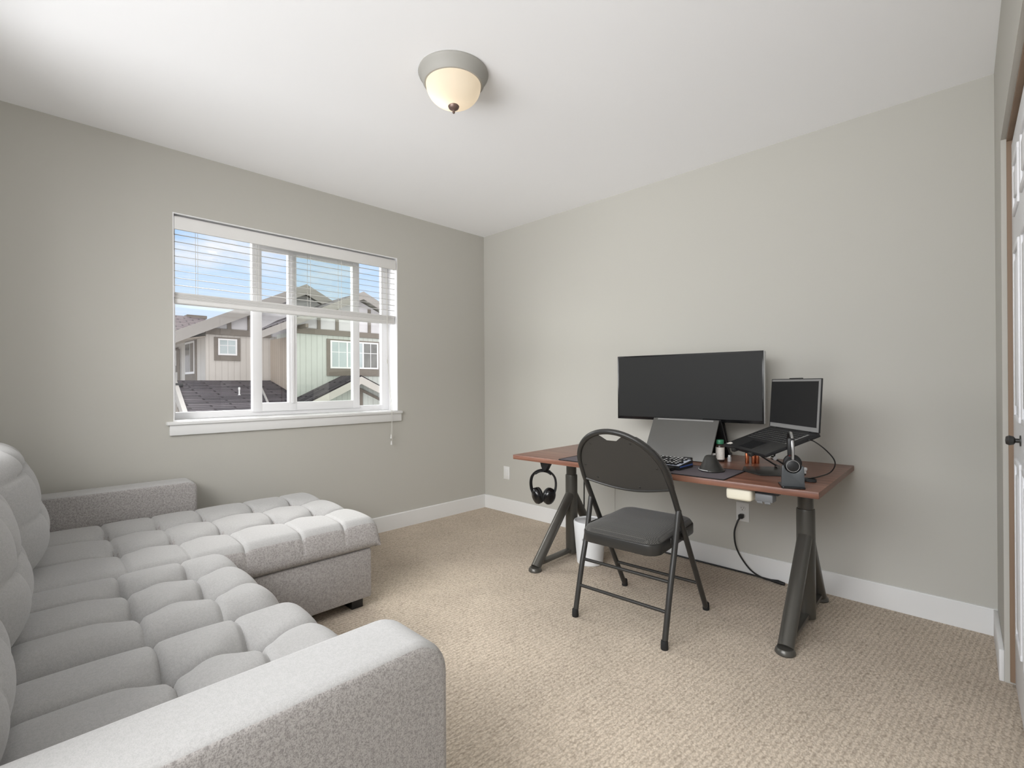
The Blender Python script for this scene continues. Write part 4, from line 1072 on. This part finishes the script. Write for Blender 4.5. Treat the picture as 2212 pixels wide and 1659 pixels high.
# small front gable over the entry
hC = thing('entry_gable', 'small shingled gable roof outside at the lower right of the window', 'porch', (-6.9, 2.29, GZ))
ap, el, er = (2.287, 1.33), (.55, .51), (4.0, .51)
bm = B(); prism(bm, [(.95, GZ), (3.7, GZ), (3.7, .57), (2.287, 1.24), (.95, .60)], -7.43, -6.9, YZ); obj('wall', bm, M['sidB'], hC)
for e_ in (el, er):
    bm = B(); slab(bm, [(-6.5, ap[0], ap[1]), (-7.43, ap[0], ap[1]), (-7.43, e_[0], e_[1]), (-6.5, e_[0], e_[1])], .05); o = obj('roof', bm, M['shingle'], hC); add_uv(o, ((0, 1.1, 0), (1, 0, 0)))
bm = B()
prism(bm, [(el[0], el[1] - .03), (ap[0], ap[1] - .03), (er[0], er[1] - .03), (er[0], er[1] - .19), (ap[0], ap[1] - .19), (el[0], el[1] - .19)], -6.52, -6.48, YZ)
obj('rake_board', bm, M['fascia2'], hC)
bm = B(); bar(bm, -6.9, 2.287, 1.10, 3.6, .48, .055, .04); bar(bm, -6.9, 2.287, 1.10, 1.0, .49, .055, .04); obj('timber_rake', bm, M['timber'], hC)
for y in (2.49, 1.70):
    bm = B(); box(bm, -6.9, -6.87, y - .033, y + .033, .2, 1.08 - abs(y - 2.287) * .475); obj('timber_post', bm, M['timber'], hC)

# far roof at the left edge of the view
hF = thing('far_house', 'distant house with mauve shingled roof at the window far left', 'house', (-22, 0, GZ))
bm = B(); box(bm, -26, -18.4, -4, 3.3, GZ, 3.2); obj('wall', bm, M['stucco'], hF)
bm = B(); slab(bm, [(-20, -4.5, 3.96), (-20, 2.3, 3.96), (-17.9, 3.8, 3.1), (-17.9, -4.5, 3.1)], .06); o = obj('roof', bm, M['shingle_m'], hF); add_uv(o, ((0, 1, 0), (1, 0, 0)), .7)
bm = B(); slab(bm, [(-20, 2.3, 3.96), (-26, 2.3, 3.96), (-26, 3.8, 3.1), (-17.9, 3.8, 3.1)], .06); o = obj('roof', bm, M['shingle_m'], hF); add_uv(o, ((1, 0, 0), (0, 1, 0)), .7)
bm = B(); box(bm, -20.6, -19.9, 1.9, 2.6, 3.9, 4.02); obj('ridge_vent', bm, M['timber'], hF)
bm = B(); box(bm, -60, -.3, -40, 40, GZ - .1, GZ); struct('ground', bm, M['ground'], 'grey paved ground between the houses outside', 'ground')

# ------------------------------------------------------------------ sky
wd = bpy.data.worlds.new('World'); bpy.context.scene.world = wd; wd.use_nodes = True
nt = wd.node_tree; N = nt.nodes; L = nt.links
for n in list(N): N.remove(n)
out = N.new('ShaderNodeOutputWorld'); bg = N.new('ShaderNodeBackground')
tc = N.new('ShaderNodeTexCoord'); sp_ = N.new('ShaderNodeSeparateXYZ'); L.new(tc.outputs['Generated'], sp_.inputs[0])
cr = N.new('ShaderNodeValToRGB'); e = cr.color_ramp.elements
e[0].position = 0.; e[0].color = S(226, 236, 249)
e[1].position = .34; e[1].color = S(150, 199, 250)
k = e.new(.13); k.color = S(210, 229, 250)
k = e.new(.62); k.color = S(214, 222, 234)
L.new(sp_.outputs['Z'], cr.inputs['Fac'])
mp = N.new('ShaderNodeMapping'); mp.inputs['Scale'].default_value = (2.2, 2.2, 7); L.new(tc.outputs['Generated'], mp.inputs['Vector'])
nz = N.new('ShaderNodeTexNoise'); nz.inputs['Scale'].default_value = 2.3; nz.inputs['Detail'].default_value = 6; nz.inputs['Roughness'].default_value = .6
L.new(mp.outputs['Vector'], nz.inputs['Vector'])
c2 = N.new('ShaderNodeMapRange'); c2.inputs['From Min'].default_value = .48; c2.inputs['From Max'].default_value = .74; L.new(nz.outputs['Fac'], c2.inputs['Value'])
mx = N.new('ShaderNodeMix'); mx.data_type = 'RGBA'; L.new(c2.outputs['Result'], mx.inputs['Factor']); L.new(cr.outputs['Color'], mx.inputs['A']); mx.inputs['B'].default_value = S(241, 240, 240)
# unseen sky behind this house (east), brightened and whitened to light the facades
br = N.new('ShaderNodeMapRange'); br.inputs['From Min'].default_value = -.1; br.inputs['From Max'].default_value = .6
br.inputs['To Min'].default_value = 1.08; br.inputs['To Max'].default_value = 1.9; L.new(sp_.outputs['X'], br.inputs['Value'])
ec_ = N.new('ShaderNodeMapRange'); ec_.inputs['From Min'].default_value = -.25; ec_.inputs['From Max'].default_value = .3; L.new(sp_.outputs['X'], ec_.inputs['Value'])
mc = N.new('ShaderNodeMath'); mc.operation = 'MAXIMUM'; L.new(c2.outputs['Result'], mc.inputs[0]); L.new(ec_.outputs['Result'], mc.inputs[1])
L.new(mc.outputs['Value'], mx.inputs['Factor'])
L.new(mx.outputs['Result'], bg.inputs['Color']); L.new(br.outputs['Result'], bg.inputs['Strength']); L.new(bg.outputs[0], out.inputs[0])

# ------------------------------------------------------------------ lights
def light(name, typ, loc, energy, col=(1, 1, 1), **k):
    l = bpy.data.lights.new(name, typ); l.energy = energy; l.color = col
    for a, b_ in k.items(): setattr(l, a, b_)
    o = bpy.data.objects.new(name, l); C.objects.link(o); o.location = loc; return o
s = light('sun', 'SUN', (-4, -1.5, 4), 5.2, (1, .98, .95), angle=R(36))
s.rotation_euler = Vector((math.cos(R(35)), -.02, -math.sin(R(35)))).to_track_quat('-Z', 'Y').to_euler()
a = light('front_fill_mid', 'AREA', (2.4, FY - 2.4, 2.4), 95, (1, 1, 1), shape='RECTANGLE', size=4.5, size_y=2.2)  # added area light, unseen, shining in through the added front opening
a.rotation_euler = Vector((0, 1, -.05)).to_track_quat('-Z', 'Y').to_euler()
a = light('front_fill_high', 'AREA', (2.7, FY - 2.4, 3.1), 205, (1, 1, 1), shape='RECTANGLE', size=4.5, size_y=2.2)  # added high fill behind the camera, for the floor and lower walls
a.rotation_euler = Vector((0, 1, -.5)).to_track_quat('-Z', 'Y').to_euler()
a = light('front_fill_up', 'AREA', (2.9, FY - 5, -.8), 400, (.99, .995, 1), shape='RECTANGLE', size=6.0, size_y=2.0)  # added low fill aimed upward to lift the ceiling
a.rotation_euler = Vector((0, 1, .45)).to_track_quat('-Z', 'Y').to_euler()
a = light('left_daylight_fill', 'AREA', (-2.6, -4.7, 2.1), 260, (1, .995, .99), shape='RECTANGLE', size=3.0, size_y=2.2)  # added area light out of view, boosts daylight through the left window
a.rotation_euler = Vector((1, 1.1, -.2)).to_track_quat('-Z', 'Y').to_euler()
light('lamp_bulb', 'POINT', (lx - .03, ly - .025, H - .085), .45, (1, .84, .64), shadow_soft_size=.035)

# ------------------------------------------------------------------ camera
cam = bpy.data.cameras.new('camera'); co = bpy.data.objects.new('camera', cam); C.objects.link(co)
cam.sensor_fit = 'HORIZONTAL'; cam.sensor_width = 36; cam.lens = 36 * 1058.143 / 2212; cam.clip_start = .02; cam.clip_end = 500
yaw, pitch, roll = .792704632, .00161400546, -.00584484313
fw = Vector((-math.cos(yaw) * math.cos(pitch), math.sin(yaw) * math.cos(pitch), math.sin(pitch)))
rt = fw.cross(Vector((0, 0, 1))).normalized(); up = rt.cross(fw)
c_, s_ = math.cos(roll), math.sin(roll)
r2 = rt * c_ + up * s_; u2 = up * c_ - rt * s_
Mw = Matrix((r2, u2, -fw)).transposed().to_4x4(); Mw.translation = (3.29251661, -2.9869864, 1.10160235)
co.matrix_world = Mw
sc = bpy.context.scene; sc.camera = co
sc.view_settings.view_transform = 'Standard'; sc.view_settings.look = 'None'; sc.view_settings.gamma = 1; sc.view_settings.exposure = .12
sc.view_settings.use_curve_mapping = False
sc.cycles.max_bounces = 10; sc.cycles.diffuse_bounces = 6; sc.cycles.transparent_max_bounces = 12
sc.cycles.use_denoising = True
sc.cycles.sample_clamp_indirect = 4
